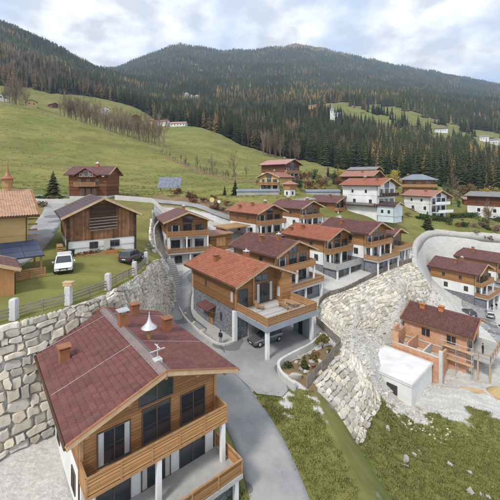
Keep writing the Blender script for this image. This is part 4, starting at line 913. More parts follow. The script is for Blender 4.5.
# ------------------------------------------------------------------ garages, walls, sheds in the middle ground
def shed(name, label, X, Y, yaw, lx, ly, h, wall, roofm, slope=.25, open_=False, z0=None, cat='shed'):
    z0 = gz(X, Y) if z0 is None else z0; t = thing(name, label, cat, (X, Y, z0), R(yaw)); a, b = lx/2, ly/2
    if open_:
        for x in (-a+.2, a-.2):
            for y in (-b+.2, b-.2): MB().box(x-.14,x+.14,y-.14,y+.14,-.8,h-.01).build('post', M['white'], t)
        MB().box(-a+.1,-a+.35,-b+.4,b-.4,-.8,h-.02).build('back_wall', M[wall], t)
    else:
        MB().box(-a,a,-b,b,-.8,h-.01).build('wall', M[wall], t)
        window(t, '+x', a, 0, .1, min(2.4,ly*.6), 2.0, 3, frame=M['beam'], glass=M['timber_v'], name='door')
        window(t, '-y', -b, 0, 1.0, 1.0, .9, 2)
    mb = MB(); mb.add([(-a-.4,-b-.4,h),(a+.5,-b-.4,h),(a+.5,b+.4,h+slope),(-a-.4,b+.4,h+slope),(-a-.4,-b-.4,h+.18),(a+.5,-b-.4,h+.18),(a+.5,b+.4,h+slope+.18),(-a-.4,b+.4,h+slope+.18)],[(3,2,1,0),(4,5,6,7),(0,1,5,4),(1,2,6,5),(2,3,7,6),(3,0,4,7)])
    ro = mb.build('roof', M[roofm], t); MB().bar((a+.52,-b-.42,h+.1),(a+.52,b+.42,h+slope+.1),.06,.26).build('fascia', M['beam'], ro); MB().bar((-a-.4,-b-.43,h+.1),(a+.5,-b-.43,h+.1),.06,.26).build('fascia', M['beam'], ro)
    return t
shed('garage', 'orange timber garage between the lone chalet and the open car port', -8.0, 77.5, -60, 5.5, 5.2, 2.6, 'timber', 'tile_old', .3)
shed('car_port', 'open white posted car port left of the red roofed back row chalet', -4.6, 82.5, -55, 5.5, 6, 2.6, 'white', 'beam', .3, True, cat='car port')
def long_wall(label, pts, h, th, mat, top=None, cat='wall'):
    C = resample(pts, 1.2); rows = []
    for i, c in enumerate(C):
        d = (C[min(i+1,len(C)-1)]-C[max(i-1,0)]).normalized(); n = Vector((d.y,-d.x))*th/2; z = gz(c.x,c.y); zt = (top if top else z) + h
        rows.append([(c.x-n.x,c.y-n.y,z-1.5),(c.x-n.x,c.y-n.y,zt),(c.x+n.x,c.y+n.y,zt),(c.x+n.x,c.y+n.y,z-1.5)])
    return tag(MB().loft(rows).build('retaining_wall', M[mat]), label, cat)
long_wall('long pale concrete wall along the lane behind the lone chalet', [(-36,88),(-26,87),(-16,86.5),(-7,85.5)], 1.2, .35, 'concrete_pale')
long_wall('low stone wall between the cream house and the meadow', [(-62,84),(-50,82),(-42,84)], 1.2, .5, 'concrete_pale')
long_wall('curved pale wall climbing from the boulders to the lone chalet', [(-13.9,56.2),(-15.2,60),(-18.4,65.2),(-21,72),(-22,80)], .9, .35, 'concrete_pale')
# stairs climbing beside it
st = thing('garden_steps', 'flight of grey concrete steps climbing beside the boulder wall', 'stairs', (-12.6, 58.0, gz(-12.6,58.0)), R(118))
for k in range(14): MB().box(k*.42, k*.42+.44, -.75, .75, -.6, .18+k*.27).build('step', M['concrete'], st)
# free-standing solar array
SA = thing('solar_array', 'free standing solar panel array on the meadow edge', 'solar panel', (-25.9, 105, gz(-25.9,105)), R(-4))
for i in range(6):
    for j in range(3):
        x0 = -3.75+i*1.25; y0 = j*.75; z0 = 1.0+j*1.15
        MB().add([(x0+.03,y0,z0),(x0+1.22,y0,z0),(x0+1.22,y0+.73,z0+1.12),(x0+.03,y0+.73,z0+1.12),(x0+.03,y0+.04,z0-.03),(x0+1.22,y0+.04,z0-.03),(x0+1.22,y0+.77,z0+1.09),(x0+.03,y0+.77,z0+1.09)],[(0,1,2,3),(7,6,5,4),(0,4,5,1),(1,5,6,2),(2,6,7,3),(3,7,4,0)]).build('panel', M['solar_pale'], SA)
for x in (-3.2,0,3.2): MB().bar((x,1.6,-.5),(x,1.5,3.1),.14,.14).build('post', M['dark'], SA); MB().bar((x,.12,.95),(x,2.3,4.32),.08,.08).build('rafter', M['zinc'], SA)
# round road sign
def sign(label, px, Y, c, r=.38):
    X = (px-250)/FPX*Y; t = thing('road_sign', label, 'sign', (X, Y, gz(X,Y))); MB().tube((0,0,-.3),(0,0,2.6),.05).build('pole', M['zinc'], t)
    MB().tube((0,-.05,2.5),(0,-.09,2.5),r,r,16).build('disc', c, t); return t
M['signyellow'] = simple('sign_yellow', (0.75,0.62,0.25), None, 2, .5)
sign('round yellow sign on a pole behind the lone chalet', 212, 93, M['signyellow'], .7)
sign('small white sign right of the round yellow sign', 219, 93.5, M['white'], .45)
# long low metal sheds
def polytunnel(label, X, Y, yaw, L, w=3.2, h=1.6):
    z0 = gz(X,Y); t = thing('metal_shed', label, 'shed', (X,Y,z0), R(yaw))
    MB().box(-L/2,L/2,-w/2,w/2,-1.0,h*.75).build('wall', M['concrete'], t)
    mb = MB(); n = 6; rows = []
    for x in (-L/2-.2, L/2+.2): rows.append([(x, -(w/2+.3)*math.cos(math.pi*k/n), h*.72+h*.55*math.sin(math.pi*k/n)) for k in range(n+1)])
    mb.loft(rows); mb.build('roof', M['sheet'], t)
polytunnel('long low blue grey metal shed below the beige hillside house', 2.8, 121, 6, 15.5)
polytunnel('low blue grey metal shed right of the small white tower house', 27.5, 126, 4, 13)
# hillside houses
def hill_house(name, label, X, Y, yaw, w, L, ze, H, tile, **k):
    return chalet(label, X, Y, ze-H, yaw, w, L, ze, tile, name=name, cat='house', group='older houses on the slope', **k)
hill_house('hillside_house', 'beige hillside house with faded brick roof and gable toward the left', 10.5, 134, -125, 5.4, 12.7, 21.0, 5.0, 'tile_old', wall='cream', low='white', zt=2.2, zw=0, oy=.9, of=1.1, balc=1.2, chim=((2,.5),))
hill_house('hillside_house', 'large hillside house with faded pink roof above the beige one', 13.8, 148, -46, 6.3, 16, 26.6, 6.0, 'tile_pink', wall='brownwood', low='white', zt=2.6, zw=0, oy=1.3, balc=1.3, chim=((2,.3),))
W1 = hill_house('white_house', 'tall white house with red roof and dark wrap-around balcony', 40.2, 111, -52, 6.4, 15.5, 18.2, 9.8, 'tile_red', wall='white', low='white', base='white', zt=6.6, zw=3.4, oy=1.2, of=1.6, pitch=20, balc=0, chim=((-1,-1),(4,-2.2)))
hw1, xf1 = 5.2, 15.5/2-1.6
for z in (3.35, 6.55):
    b = MB(); b.box(xf1+.02, xf1+1.4, -hw1-.1, hw1+.1, z-.2, z); bo = b.build('balcony', M['darkwood'], W1); railing(bo, (xf1+1.34,-hw1),(xf1+1.34,hw1), z, 1.0, mat=M['darkwood'], kind='upright')
b = MB(); b.box(-6.5, xf1, -hw1-1.3, -hw1-.02, 3.15, 3.35); bo = b.build('side_balcony', M['darkwood'], W1); railing(bo, (-6.5,-hw1-1.25),(xf1,-hw1-1.25), 3.35, 1.0, mat=M['darkwood'], kind='upright')
hill_house('garden_annex', 'pale blue annex with dark roof at the foot of the tall white house', 43.3, 102.5, -50, 3.0, 7.0, 12.2, 3.6, 'tile_brown', wall='pale', low='pale', base='pale', zt=.4, zw=.4, oy=.5, of=.6, pitch=18, balc=0, chim=(), front='none')
hill_house('hillside_house', 'red roofed house right behind the tall white house', 47.6, 140, -44, 6.4, 15, 21.4, 6.5, 'tile_old', wall='brownwood', low='white', zt=3, zw=0, balc=1.2, chim=((1,-2),))
hill_house('hillside_house', 'grey roofed barn-like house at the forest edge behind the red roofs', 55, 158, -40, 5.6, 14, 24.6, 5, 'tile_grey', wall='darkwood', low='darkwood', zt=2, zw=0, balc=0, chim=(), pitch=16)
W2 = hill_house('white_house', 'white house with brown red roof and stepped balconies beside the hedge', 67.9, 127.5, -62, 6.0, 13.2, 13.9, 8.6, 'tile_old', wall='white', low='white', base='white', zt=5.8, zw=2.9, oy=1.1, of=1.5, pitch=20, balc=0, chim=((1,-1.5),))
xf2, hw2 = 6.6-1.5, 4.9
for z, ex, mt in ((2.85,2.6,'concrete_pale'),(5.75,1.5,'concrete_pale')):
    b = MB(); b.box(xf2-.1, xf2+ex, -hw2*.8, hw2, z-.22, z); bo = b.build('balcony', M[mt], W2); railing(bo, (xf2+ex-.1,-hw2*.8),(xf2+ex-.1,hw2), z, .95, mat=M['white'], kind='solid')
b = MB(); b.box(-4.5,-.5,-hw2-1.1,-hw2-.0,2.7,2.88); bo = b.build('side_balcony', M['darkwood'], W2); railing(bo, (-4.5,-hw2-1.05),(-.5,-hw2-1.05),2.88,.95,mat=M['darkwood'],kind='upright')
# hipped-roof house
X, Y = 73.5, 145; z0 = gz(X,Y); t = thing('hip_roof_house', 'orange brown house with blue grey hipped roof behind the hedge house', 'house', (X,Y,z0), R(-20), 'older houses on the slope')
ztop = CZ - (179.5-HZ)/FPX*Y - z0
MB().box(-5.6,5.6,-4.6,4.6,-1,ztop-.15).build('wall', M['timber'], t); b = MB(); b.box(-6.6,6.8,-5.6,-4.6,ztop-3.3,ztop-3.1); bo = b.build('balcony', M['beam'], t); railing(bo,(-6.6,-5.55),(6.8,-5.55),ztop-3.1,1.0)
mb = MB(); mb.loft([[(-7.2,-6.2,ztop-.2),(7.2,-6.2,ztop-.2),(7.2,6.2,ztop-.2),(-7.2,6.2,ztop-.2)],[(-7.2,-6.2,ztop),(7.2,-6.2,ztop),(7.2,6.2,ztop),(-7.2,6.2,ztop)],[(-2,-.2,ztop+2.3),(2,-.2,ztop+2.3),(2,.2,ztop+2.3),(-2,.2,ztop+2.3)]]); mb.build('roof', M['sheet'], t)
for u in (-3.6,0,3.6): window(t,'-y',-4.6,u,ztop-2.9,1.5,1.9,2,frame=M['frame_w'])
for u in (-3,3): window(t,'-y',-4.6,u,ztop-5.6,1.6,1.4,2,frame=M['frame_w'])
hill_house('hillside_house', 'house with grey roof, dark timber upper floor and white base at right edge', 94, 129, -56, 6.2, 14, 13.7, 6.6, 'tile_grey', wall='brownwood', low='white', base='white', zt=2.9, zw=0, oy=1.2, pitch=15, balc=1.2, chim=())
shed('hut', 'small brown hut at the forest foot right of the hipped roof house', 101, 151, -20, 6, 4.5, 2.4, 'brownwood', 'tile_old', .9, cat='hut')
# small white tower house
X, Y = 14.3, 119; t = thing('tower_house', 'small white tower house with wooden upper floor and pointed roof', 'house', (X,Y,gz(X,Y)), R(-50)); zt_ = 20-(187-180)/FPX*Y - t.location.z
MB().box(-1.4,1.4,-1.4,1.4,-1,zt_-.9).build('wall', M['white'], t); MB().box(-1.65,1.65,-1.65,1.65,zt_-.897,zt_+1.0).build('upper_floor', M['timber_v'], t)
MB().loft([[(sx*k,sy*k,z) for sx,sy in ((-1,-1),(1,-1),(1,1),(-1,1))] for k,z in ((2.3,zt_+.95),(2.3,zt_+1.05),(.1,zt_+2.3))]).build('roof', M['tile_old'], t)
for s_ in ('-y','+x'): window(t, s_, -1.4 if s_=='-y' else 1.4, 0, max(.3,zt_-3.2), .8, 1.2, 1)

# ------------------------------------------------------------------ vehicles
def paint(name, c, metal=.0):
    g = G(name, .28, .5); g.b.inputs['Metallic'].default_value = metal; g.b.inputs['Coat Weight'].default_value = .5
    n = g.noise(g.co(), 1.5, 3); return g.done(g.mix(g.ramp(n,.4,.7), c, hexd(c,.85)))
M['lamp_w'] = simple('headlight', (.75,.76,.78), None, 3, .15); M['lamp_r'] = simple('tail_light', (.35,.02,.02), None, 3, .2)
def car(label, X, Y, yaw, col, L=4.5, W=1.82, H=1.6, estate=True, group=None, z=None):
    z = gz(X,Y)+.08 if z is None else z; t = thing('parked_car', label, 'car', (X,Y,z), R(yaw), group); h, w = L/2, W/2
    def sec(x, zb, zt_, wd): return [(x,-wd*.96,zb),(x,wd*.96,zb),(x,wd,zb+.28),(x,wd*.985,zt_-.16),(x,wd*.9,zt_),(x,-wd*.9,zt_),(x,-wd*.985,zt_-.16),(x,-wd,zb+.28)]
    bl = H*.6
    st = [(-h,.42,bl-.12,w*.9),(-h+.12,.32,bl,w*.97),(-h+.9,.28,bl+.02,w),(0,.26,bl,w),(h-1.3,.26,bl-.02,w),(h-.5,.28,bl-.13,w*.97),(h-.12,.32,bl-.24,w*.92),(h,.42,bl-.36,w*.84)]
    body = MB().loft([sec(*q) for q in st]).build('body', col, t, False)
    def cab(x, zz, wd): return [(x,-wd,zz),(x,wd,zz)]
    a0, a1, r0, r1 = -h+(.1 if estate else .6), h-1.25, -h+(.42 if estate else 1.2), h-2.05
    zb = bl-.02; zt_ = H-.06; wb, wt_ = w*.88, w*.74
    P = [(a0,-wb,zb),(a1,-wb,zb),(a1,wb,zb),(a0,wb,zb),(r0,-wt_,zt_),(r1,-wt_,zt_),(r1,wt_,zt_),(r0,wt_,zt_)]
    MB().add(P,[(0,1,5,4),(1,2,6,5),(2,3,7,6),(3,0,4,7),(4,5,6,7)]).build('windows', M['glass'], t)
    MB().add([(r0-.06,-wt_-.03,zt_-.03),(r1+.08,-wt_-.03,zt_-.03),(r1+.08,wt_+.03,zt_-.03),(r0-.06,wt_+.03,zt_-.03),(r0,-wt_+.08,H),(r1,-wt_+.08,H),(r1,wt_-.08,H),(r0,wt_-.08,H)],[(3,2,1,0),(4,5,6,7),(0,1,5,4),(1,2,6,5),(2,3,7,6),(3,0,4,7)]).build('roof', col, t)
    for s_ in (-1,1):
        for p, q in ((P[1] if s_<0 else P[2], P[5] if s_<0 else P[6]), (P[0] if s_<0 else P[3], P[4] if s_<0 else P[7])): MB().bar(p,q,.09,.08).build('pillar', col, t)
        mid = MB(); mx_ = (a0+a1)/2-.1; mid.bar((mx_,s_*wb,zb),(mx_,s_*wt_,zt_),.06,.09); mid.build('pillar', M['dark'], t)
        MB().box(a1-.35,a1-.2,s_*(w+.02),s_*(w+.2),bl,bl+.16).build('mirror', col, t)
        for x in (-h+.8,h-.85):
            wh = MB().tube((x,s_*(w-.2),.34),(x,s_*(w+.02),.34),.34,.34,16).build('wheel', M['black'], t); MB().tube((x,s_*(w+.0),.34),(x,s_*(w+.035),.34),.22,.2,10).build('rim', M['silver'], wh)
        MB().box(h-.16,h-.02,s_*(w*.5),s_*(w*.84),bl-.5,bl-.34).build('headlight', M['lamp_w'], t); MB().box(-h-.02,-h+.1,s_*w*.62,s_*w*.9,bl-.28,bl-.06).build('tail_light', M['lamp_r'], t)
        MB().bar((-.2,s_*(w+.005),bl-.12),(.0,s_*(w+.005),bl-.12),.03,.04).build('door_handle', M['dark'], t)
    MB().box(h-.1,h+.015,-w*.45,w*.45,bl-.58,bl-.4).build('grille', M['dark'], t); MB().box(h-.02,h+.025,-.26,.26,.42,.53).build('number_plate', M['white'], t); MB().box(-h-.025,-h+.02,-.26,.26,.55,.66).build('number_plate', M['white'], t)
    MB().box(h-.1,h+.01,-w*.8,w*.8,.3,.42).build('bumper', M['dark'], t); MB().box(-h-.01,-h+.1,-w*.85,w*.85,.33,.5).build('bumper', M['dark'], t)
    return t
PW, PD, PG, PS = paint('white_paint',(.8,.8,.8)), paint('dark_grey_paint',(.05,.053,.058)), paint('grey_paint',(.16,.165,.175),.4), paint('silver_paint',(.5,.5,.52),.4)
car('white car parked on the drive beside the lawn', -22.1, 39.2, -62, PW, 4.7, 1.95, 1.75)
car('dark grey car parked at the corner of the old barn', -16.5, 46.2, 78, PD, 4.1, 1.8, 1.65, z=gz(-16.5,46.2)+.05)
car('grey estate car parked under the big terrace of the corner chalet', 2.0, 42.5, 212, PG, 4.6, 1.85, 1.55, z=-.78)
car('dark car parked below the valley chalets', 52.5, 79.0, 80, PD, 4.2, 1.75, 1.5)
car('silver car by the right edge on the valley road', 58.5, 80.5, 60, PS, 4.4, 1.8, 1.5)
car('white car by the right edge on the valley road bend', 56.5, 73.5, 75, PW, 4.4, 1.8, 1.5)

# ------------------------------------------------------------------ people
def mk_person(label, X, Y, z, yaw, jacket, trousers, hair, hold=None):
    t = thing('person', label, 'person', (X,Y,z), R(yaw))
    V = [(0,0,.95),(0,0,1.12),(0,.0,1.32),(0,0,1.46),(.02,0,1.55),(.03,0,1.66),(.03,0,1.75),
         (.0,.1,.92),(.03,.11,.5),(-.02,.11,.09),(.12,.12,.05), (0,-.1,.92),(.05,-.11,.5),(.02,-.12,.09),(.17,-.13,.05),
         (0,.19,1.40),(-.03,.25,1.14),(.1,.24,.92),(.15,.23,.84), (0,-.19,1.40),(-.02,-.26,1.14),(.12,-.22,.95),(.18,-.2,.88)]
    Ed = [(0,1),(1,2),(2,3),(3,4),(4,5),(5,6),(0,7),(7,8),(8,9),(9,10),(0,11),(11,12),(12,13),(13,14),(2,15),(15,16),(16,17),(17,18),(2,19),(19,20),(20,21),(21,22)]
    rad = [.15,.14,.165,.08,.065,.1,.07,.1,.07,.055,.045,.1,.07,.055,.045,.075,.055,.042,.03,.075,.055,.042,.03]
    me = bpy.data.meshes.new('body'); me.from_pydata(V, Ed, []); o = bpy.data.objects.new('body', me); COL.objects.link(o)
    md = o.modifiers.new('s','SKIN')
    for i, v in enumerate(me.skin_vertices[0].data): v.radius = (rad[i], rad[i]*(1.25 if i in (0,1,2) else 1)); v.use_root = (i == 0)
    o.modifiers.new('d','SUBSURF').levels = 2
    dg = bpy.context.evaluated_depsgraph_get(); dg.update(); nm = bpy.data.meshes.new_from_object(o.evaluated_get(dg)); o.modifiers.clear(); o.data = nm; o.parent = t
    nm.materials.clear()
    for m in (jacket, trousers, M['skin'], M['black']): nm.materials.append(m)
    for p in nm.polygons:
        c = p.center; p.use_smooth = True
        p.material_index = 3 if c.z < .1 else (1 if c.z < .93 and abs(c.y) < .2 else (2 if c.z > 1.5 or (c.z < .9 and abs(c.y) > .17) else 0))
    mb = MB(); mb.lathe([(.09,-.06),(.112,.0),(.105,.07),(.06,.115),(.01,.125)], 10, (.015,0,1.70)); mb.build('hair', hair, t, True)
    return t
M['skin'] = simple('skin', (.55,.33,.24), (.5,.29,.2), 3, .6)
M['cl_dark'] = simple('dark_cloth', (.025,.027,.033), None, 4, .9); M['cl_blue'] = simple('denim', (.07,.10,.17), None, 4, .9); M['cl_grey'] = simple('grey_cloth', (.3,.3,.31), None, 4, .9); M['hair'] = simple('dark_hair', (.04,.025,.018), None, 4, .7)
mk_person('person in a dark jacket walking past the corner chalet', -3.75, 42.1, gz(-3.75,42.1)+.08, -120, M['cl_dark'], M['cl_grey'], M['hair'])
mk_person('person in dark clothes standing on the balcony of the unfinished brick house', *loc(HC, HCX+1.8, -2.0), -8.7, -60, M['cl_dark'], M['cl_dark'], M['hair'])
mk_person('person in dark clothes by the lane beside the cream house', -29.8, 45.2, gz(-29.8,45.2)+.06, -60, M['cl_dark'], M['cl_blue'], M['hair'])
mk_person('person in blue trousers on the valley road', 62.2, 84.8, gz(62.2,84.8)+.08, 200, M['cl_dark'], M['cl_blue'], M['hair'])
mk_person('person in grey trousers on the valley road', 63.6, 85.2, gz(63.6,85.2)+.08, 20, M['cl_dark'], M['cl_grey'], M['hair'])

# ------------------------------------------------------------------ vegetation meshes
def spruce_geo(seed, h=20.0, r=3.6, tiers=17, per=9, skirt=.1, droop=.32, fill=1.0):
    q = random.Random(seed); mb = MB(); lean = (q.uniform(-.2,.2), q.uniform(-.2,.2))
    for k in range(tiers):
        f = k/(tiers-1); z = h*(skirt + (1-skirt)*f); rr = r*(1-f)**.82*q.uniform(.82,1.12) + .12; n = max(4, int(per*(1-f*.45)))
        a0 = q.uniform(0,6.28)
        for i in range(n):
            if q.random() > fill: continue
            a = a0 + 6.283*i/n + q.uniform(-.2,.2); L = rr*q.uniform(.68,1.18); dz = -L*droop*q.uniform(.6,1.4); wd = L*.36
            c, s_ = math.cos(a), math.sin(a); zz = z + q.uniform(-.25,.25)
            b = (c*L*.55, s_*L*.55, zz + dz*.35)
            mb.add([(0,0,zz+h/tiers*.75),(b[0]-s_*wd, b[1]+c*wd, b[2]-.12*L),(c*L, s_*L, zz+dz),(b[0]+s_*wd, b[1]-c*wd, b[2]-.12*L)],[(0,1,2),(0,2,3)])
    return mb
def trunk_geo(h, r): return MB().tube((0,0,-.8),(0,0,h*.92),r,r*.15,6)
def fir_mesh(seed, leaf, **k):
    a = spruce_geo(seed, **k); h = k.get('h', 20.0); nf_ = len(a.f); b = trunk_geo(h, .22); a.add(b.v, b.f, 1); return a.mesh('fir', [leaf, M['bark']])
def low_fir(seed, leaf, h=20, r=4.0):
    q = random.Random(seed); mb = MB()
    for k in range(4):
        z0 = h*(.06+.22*k); z1 = h*(.46+.2*k) if k < 3 else h; rr = r*(1-.23*k); n = 6; a0 = q.uniform(0,6)
        P = [(rr*q.uniform(.7,1.2)*math.cos(a0+6.283*i/n), rr*q.uniform(.7,1.2)*math.sin(a0+6.283*i/n), z0+q.uniform(-.6,.6)) for i in range(n)]
        mb.add(P+[(0,0,z1)], [(i,(i+1)%n,n) for i in range(n)])
    return mb.mesh('fir', leaf)
def branch_geo(seed, h, depth=4, spread=.5, r0=None, first=.3):
    """trunk and limbs in one MB, fine twigs in another"""
    q = random.Random(seed); tr, tw = MB(), MB(); r0 = r0 or h*.016
    def grow(p, d, L, r, lev):
        e = p + d*L
        (tr if lev < 2 else tw).tube(p, e, r, r*.62, 5 if lev < 1 else 3, cap=False)
        if lev >= depth: return
        n = q.randint(3,4) if lev else q.randint(5,7)
        for i in range(n):
            f = q.uniform(.35,1.0) if lev else q.uniform(first,1.0)
            a = q.uniform(0,6.283); v = d.orthogonal().normalized(); v.rotate(Matrix.Rotation(a,3,d).to_quaternion())
            nd = (d + v*q.uniform(spread*.7,spread*1.5) + Vector((0,0,.18))).normalized()
            grow(p + d*(L*f), nd, L*q.uniform(.42,.62), r*.5, lev+1)
        grow(e, (d + Vector((q.uniform(-.2,.2),q.uniform(-.2,.2),.1))).normalized(), L*.55, r*.6, lev+1)
    grow(Vector((0,0,-.3)), Vector((q.uniform(-.05,.05),q.uniform(-.05,.05),1)).normalized(), h*.55, r0, 0)
    return tr, tw
def leaf_cloud(seed, rx, ry, rz, n, size, zc=0, clumps=9):
    q = random.Random(seed); mb = MB(); C = [(q.gauss(0,.45),q.gauss(0,.45),q.gauss(0,.45),q.uniform(.35,.62)) for _ in range(clumps)]
    for _ in range(n):
        c = q.choice(C); v = Vector((q.gauss(0,1),q.gauss(0,1),q.gauss(0,1))).normalized()*c[3]*q.uniform(.55,1.05)
        p = Vector(((c[0]+v.x)*rx,(c[1]+v.y)*ry,(c[2]+v.z)*rz+zc))
        if p.z < .02: p.z = q.uniform(.02,.25)
        a = Vector((q.uniform(-1,1),q.uniform(-1,1),q.uniform(-.6,.6))).normalized()*size*q.uniform(.6,1.3); b = a.cross(Vector((q.uniform(-1,1),q.uniform(-1,1),q.uniform(-1,1)))).normalized()*size*.6
        mb.add([p-a,p+b,p+a,p-b],[(0,1,2,3)])
    return mb
def px_xy(px, d): return ((px-250)/FPX*d, d)
FIRS = [fir_mesh(i, M['spruce']) for i in range(6)]; LARS = [fir_mesh(20+i, M['larch'], r=3.3, droop=.12, fill=.72, tiers=15) for i in range(4)]
LFIR = [low_fir(i, M['spruce'], 20, r_) for i, r_ in enumerate((3.0,3.9,4.8,3.5))]; LLAR = [low_fir(10+i, M['larch'], r=3.4) for i in range(2)]
def joined(tr, tw, m2):
    b = MB(); b.add(tr.v, tr.f, 0); b.add(tw.v, tw.f, 1); return b
BARE = []; TALL = []
for i in range(5):
    tr, tw = branch_geo(80+i, 12.0, 4, .3, .12, .15); TALL.append(joined(tr, tw, 0).mesh('bare_tree', [M['twig'], M['twig']]))
    tr, tw = branch_geo(60+i, 11.0, 4); BARE.append(joined(tr, tw, 0).mesh('bare_tree', [M['bark'], M['twig']]))

# ------------------------------------------------------------------ forests
rs = np.random.RandomState(11)
KEEPOUT = [(181,199,840,1010),(329,336,560,670),(308,317,690,790),(431,451,500,700),(476,500,480,720),(20,180,380,500)]
def sample(d0, d1, sp):
    out = []
    for y in np.arange(d0, d1, sp*.87):
        n = int(1.74*y/sp); x = (np.arange(n)/n*2-1)*.87*y + rs.uniform(-.45,.45,n)*sp; out.append(np.stack([x, y+rs.uniform(-.45,.45,n)*sp], 1))
    P = np.concatenate(out); m = forest_mask(P[:,0], P[:,1]) > .5; px = 250+FPX*P[:,0]/P[:,1]
    for a,b,c,d in KEEPOUT: m &= ~((px > a)&(px < b)&(P[:,1] > c)&(P[:,1] < d))
    return P[m]
bands = [sample(215,520,5.6), sample(520,1000,8.2), sample(1000,1900,12.5), sample(1900,4000,19)]
P = np.concatenate(bands); Z = ground(P[:,0], P[:,1]); px = 250+FPX*P[:,0]/P[:,1]
treeline = rs.uniform(0,1,len(P)) < np.clip((1500 - Z)/330, .06, 1); P, Z, px = P[treeline], Z[treeline], px[treeline]
lp = .02 + .8*np.clip(fbm(P[:,0],P[:,1],230,4,17)-.35,0,.8) + .38*np.exp(-((px-25)/60)**2)*((P[:,1] > 480)&(P[:,1] < 900)) + .3*((P[:,1] > 820)&(P[:,1] < 1150)&(px > 215)&(px < 345)) + .5*np.exp(-((px-398)/20)**2)*((P[:,1] > 330)&(P[:,1] < 560))*(fbm(P[:,0],P[:,1],60,2,6) > -.2) + .3*np.exp(-((px-278)/12)**2)*(P[:,1] < 420)
lar = rs.uniform(0,1,len(P)) < lp
bp = .4*np.exp(-((px-40)/55)**2)*((P[:,1] > 480)&(P[:,1] < 950))*(fbm(P[:,0],P[:,1],120,3,2) > -.35) + .025*((P[:,1] > 215)&(P[:,1] < 900)) + .15*np.exp(-((px-235)/40)**2)*((P[:,1] > 560)&(P[:,1] < 760))
bar = (rs.uniform(0,1,len(P)) < bp); lar &= ~bar
H = (13 + 15*rs.beta(2.2,2.2,len(P)))*np.where(P[:,1] > 1000, 1.1, 1.0); H *= np.clip(1.25 - Z/4200, .6, 1.1)
def gn_scatter(name, label, P3, scl, src, cat='forest'):
    me = bpy.data.meshes.new(name); me.vertices.add(len(P3)); me.vertices.foreach_set('co', np.asarray(P3, np.float32).ravel())
    a = me.attributes.new('sc','FLOAT','POINT'); a.data.foreach_set('value', np.asarray(scl, np.float32)); a = me.attributes.new('rt','FLOAT','POINT'); a.data.foreach_set('value', rs.uniform(0,6.28,len(P3)).astype(np.float32))
    o = link(bpy.data.objects.new(name, me)); tag(o, label, cat, kind='stuff')
    ng = bpy.data.node_groups.new(name, 'GeometryNodeTree'); ng.interface.new_socket('Geometry', in_out='INPUT', socket_type='NodeSocketGeometry'); ng.interface.new_socket('Geometry', in_out='OUTPUT', socket_type='NodeSocketGeometry')
    N = ng.nodes.new; i_, o_ = N('NodeGroupInput'), N('NodeGroupOutput'); ip = N('GeometryNodeInstanceOnPoints'); ob = N('GeometryNodeObjectInfo'); ob.inputs['Object'].default_value = src; ob.inputs['As Instance'].default_value = True
    at1 = N('GeometryNodeInputNamedAttribute'); at1.data_type = 'FLOAT'; at1.inputs['Name'].default_value = 'sc'; at2 = N('GeometryNodeInputNamedAttribute'); at2.data_type = 'FLOAT'; at2.inputs['Name'].default_value = 'rt'; cb = N('ShaderNodeCombineXYZ')
    l = ng.links.new; l(i_.outputs[0], ip.inputs['Points']); l(ob.outputs['Geometry'], ip.inputs['Instance']); l(at2.outputs[0], cb.inputs['Z']); l(cb.outputs[0], ip.inputs['Rotation']); l(at1.outputs[0], ip.inputs['Scale']); l(ip.outputs[0], o_.inputs[0])
    md = o.modifiers.new('scatter','NODES'); md.node_group = ng; return o
def forest(idx, cap, near_meshes, far_meshes, name, label, grp, sname, slabel):
    big = H[idx]/P[idx,1]; vis = (px[idx] > -6) & (px[idx] < 506) & (P[idx,1] < 620)
    order = idx[np.argsort(-(big*vis))][:cap]; single = set(order.tolist())
    src = {}
    for k, i in enumerate(order):
        m = near_meshes[k % len(near_meshes)]; o = link(bpy.data.objects.new(name, m)); o.location = (P[i,0],P[i,1],Z[i]-.3); s_ = H[i]/20; o.scale = (s_*rnd.uniform(.85,1.15),)*2+(s_,); o.rotation_euler = (0,0,rnd.uniform(0,6.28)); tag(o, label, 'tree', grp); src.setdefault(m.name, o)
    rest = np.array([i for i in idx if i not in single])
    nr_ = rest[P[rest,1] < 760]; fr_ = rest[P[rest,1] >= 760]
    srcs = list(src.values())
    for k, so in enumerate(srcs[:3]):
        r_ = nr_[k::min(3,len(srcs))]
        if len(r_): gn_scatter(sname, slabel, np.stack([P[r_,0],P[r_,1],Z[r_]-.3],1), H[r_]/20, so)
    for k, m in enumerate(far_meshes):
        r_ = fr_[k::len(far_meshes)]; i = r_[0]; so = link(bpy.data.objects.new(name, m)); so.location = (P[i,0],P[i,1],Z[i]-.3); so.scale = (H[i]/20,)*3; tag(so, 'far '+label, 'tree', 'far '+grp)
        r_ = r_[1:]; gn_scatter(sname, slabel, np.stack([P[r_,0],P[r_,1],Z[r_]-.4],1), H[r_]/20, so)
sp_i, la_i, ba_i = np.where(~lar & ~bar)[0], np.where(lar)[0], np.where(bar)[0]
TALLF = []
for i in range(2):
    b = MB(); tr, tw = branch_geo(95+i, 20.0, 3, .34, .3, .12); TALLF.append(joined(tr, tw, 0).mesh('bare_tree', [M['twig'], M['twig']]))
forest(sp_i, 300, FIRS, LFIR, 'spruce_tree', 'dark green spruce in the forest behind the village', 'spruces of the forest behind the village', 'spruce_forest', 'dark spruce forest covering the mountain slopes')
forest(la_i, 160, LARS, LLAR, 'larch_tree', 'golden autumn larch among the dark spruces behind the village', 'golden larches in the forest behind the village', 'larch_forest', 'golden larches scattered through the mountain forest')
forest(ba_i, 120, TALLF, TALLF, 'bare_tree', 'leafless grey brown tree among the spruces of the forest', 'leafless trees in the forest', 'bare_woodland', 'leafless grey brown woodland between the spruces')
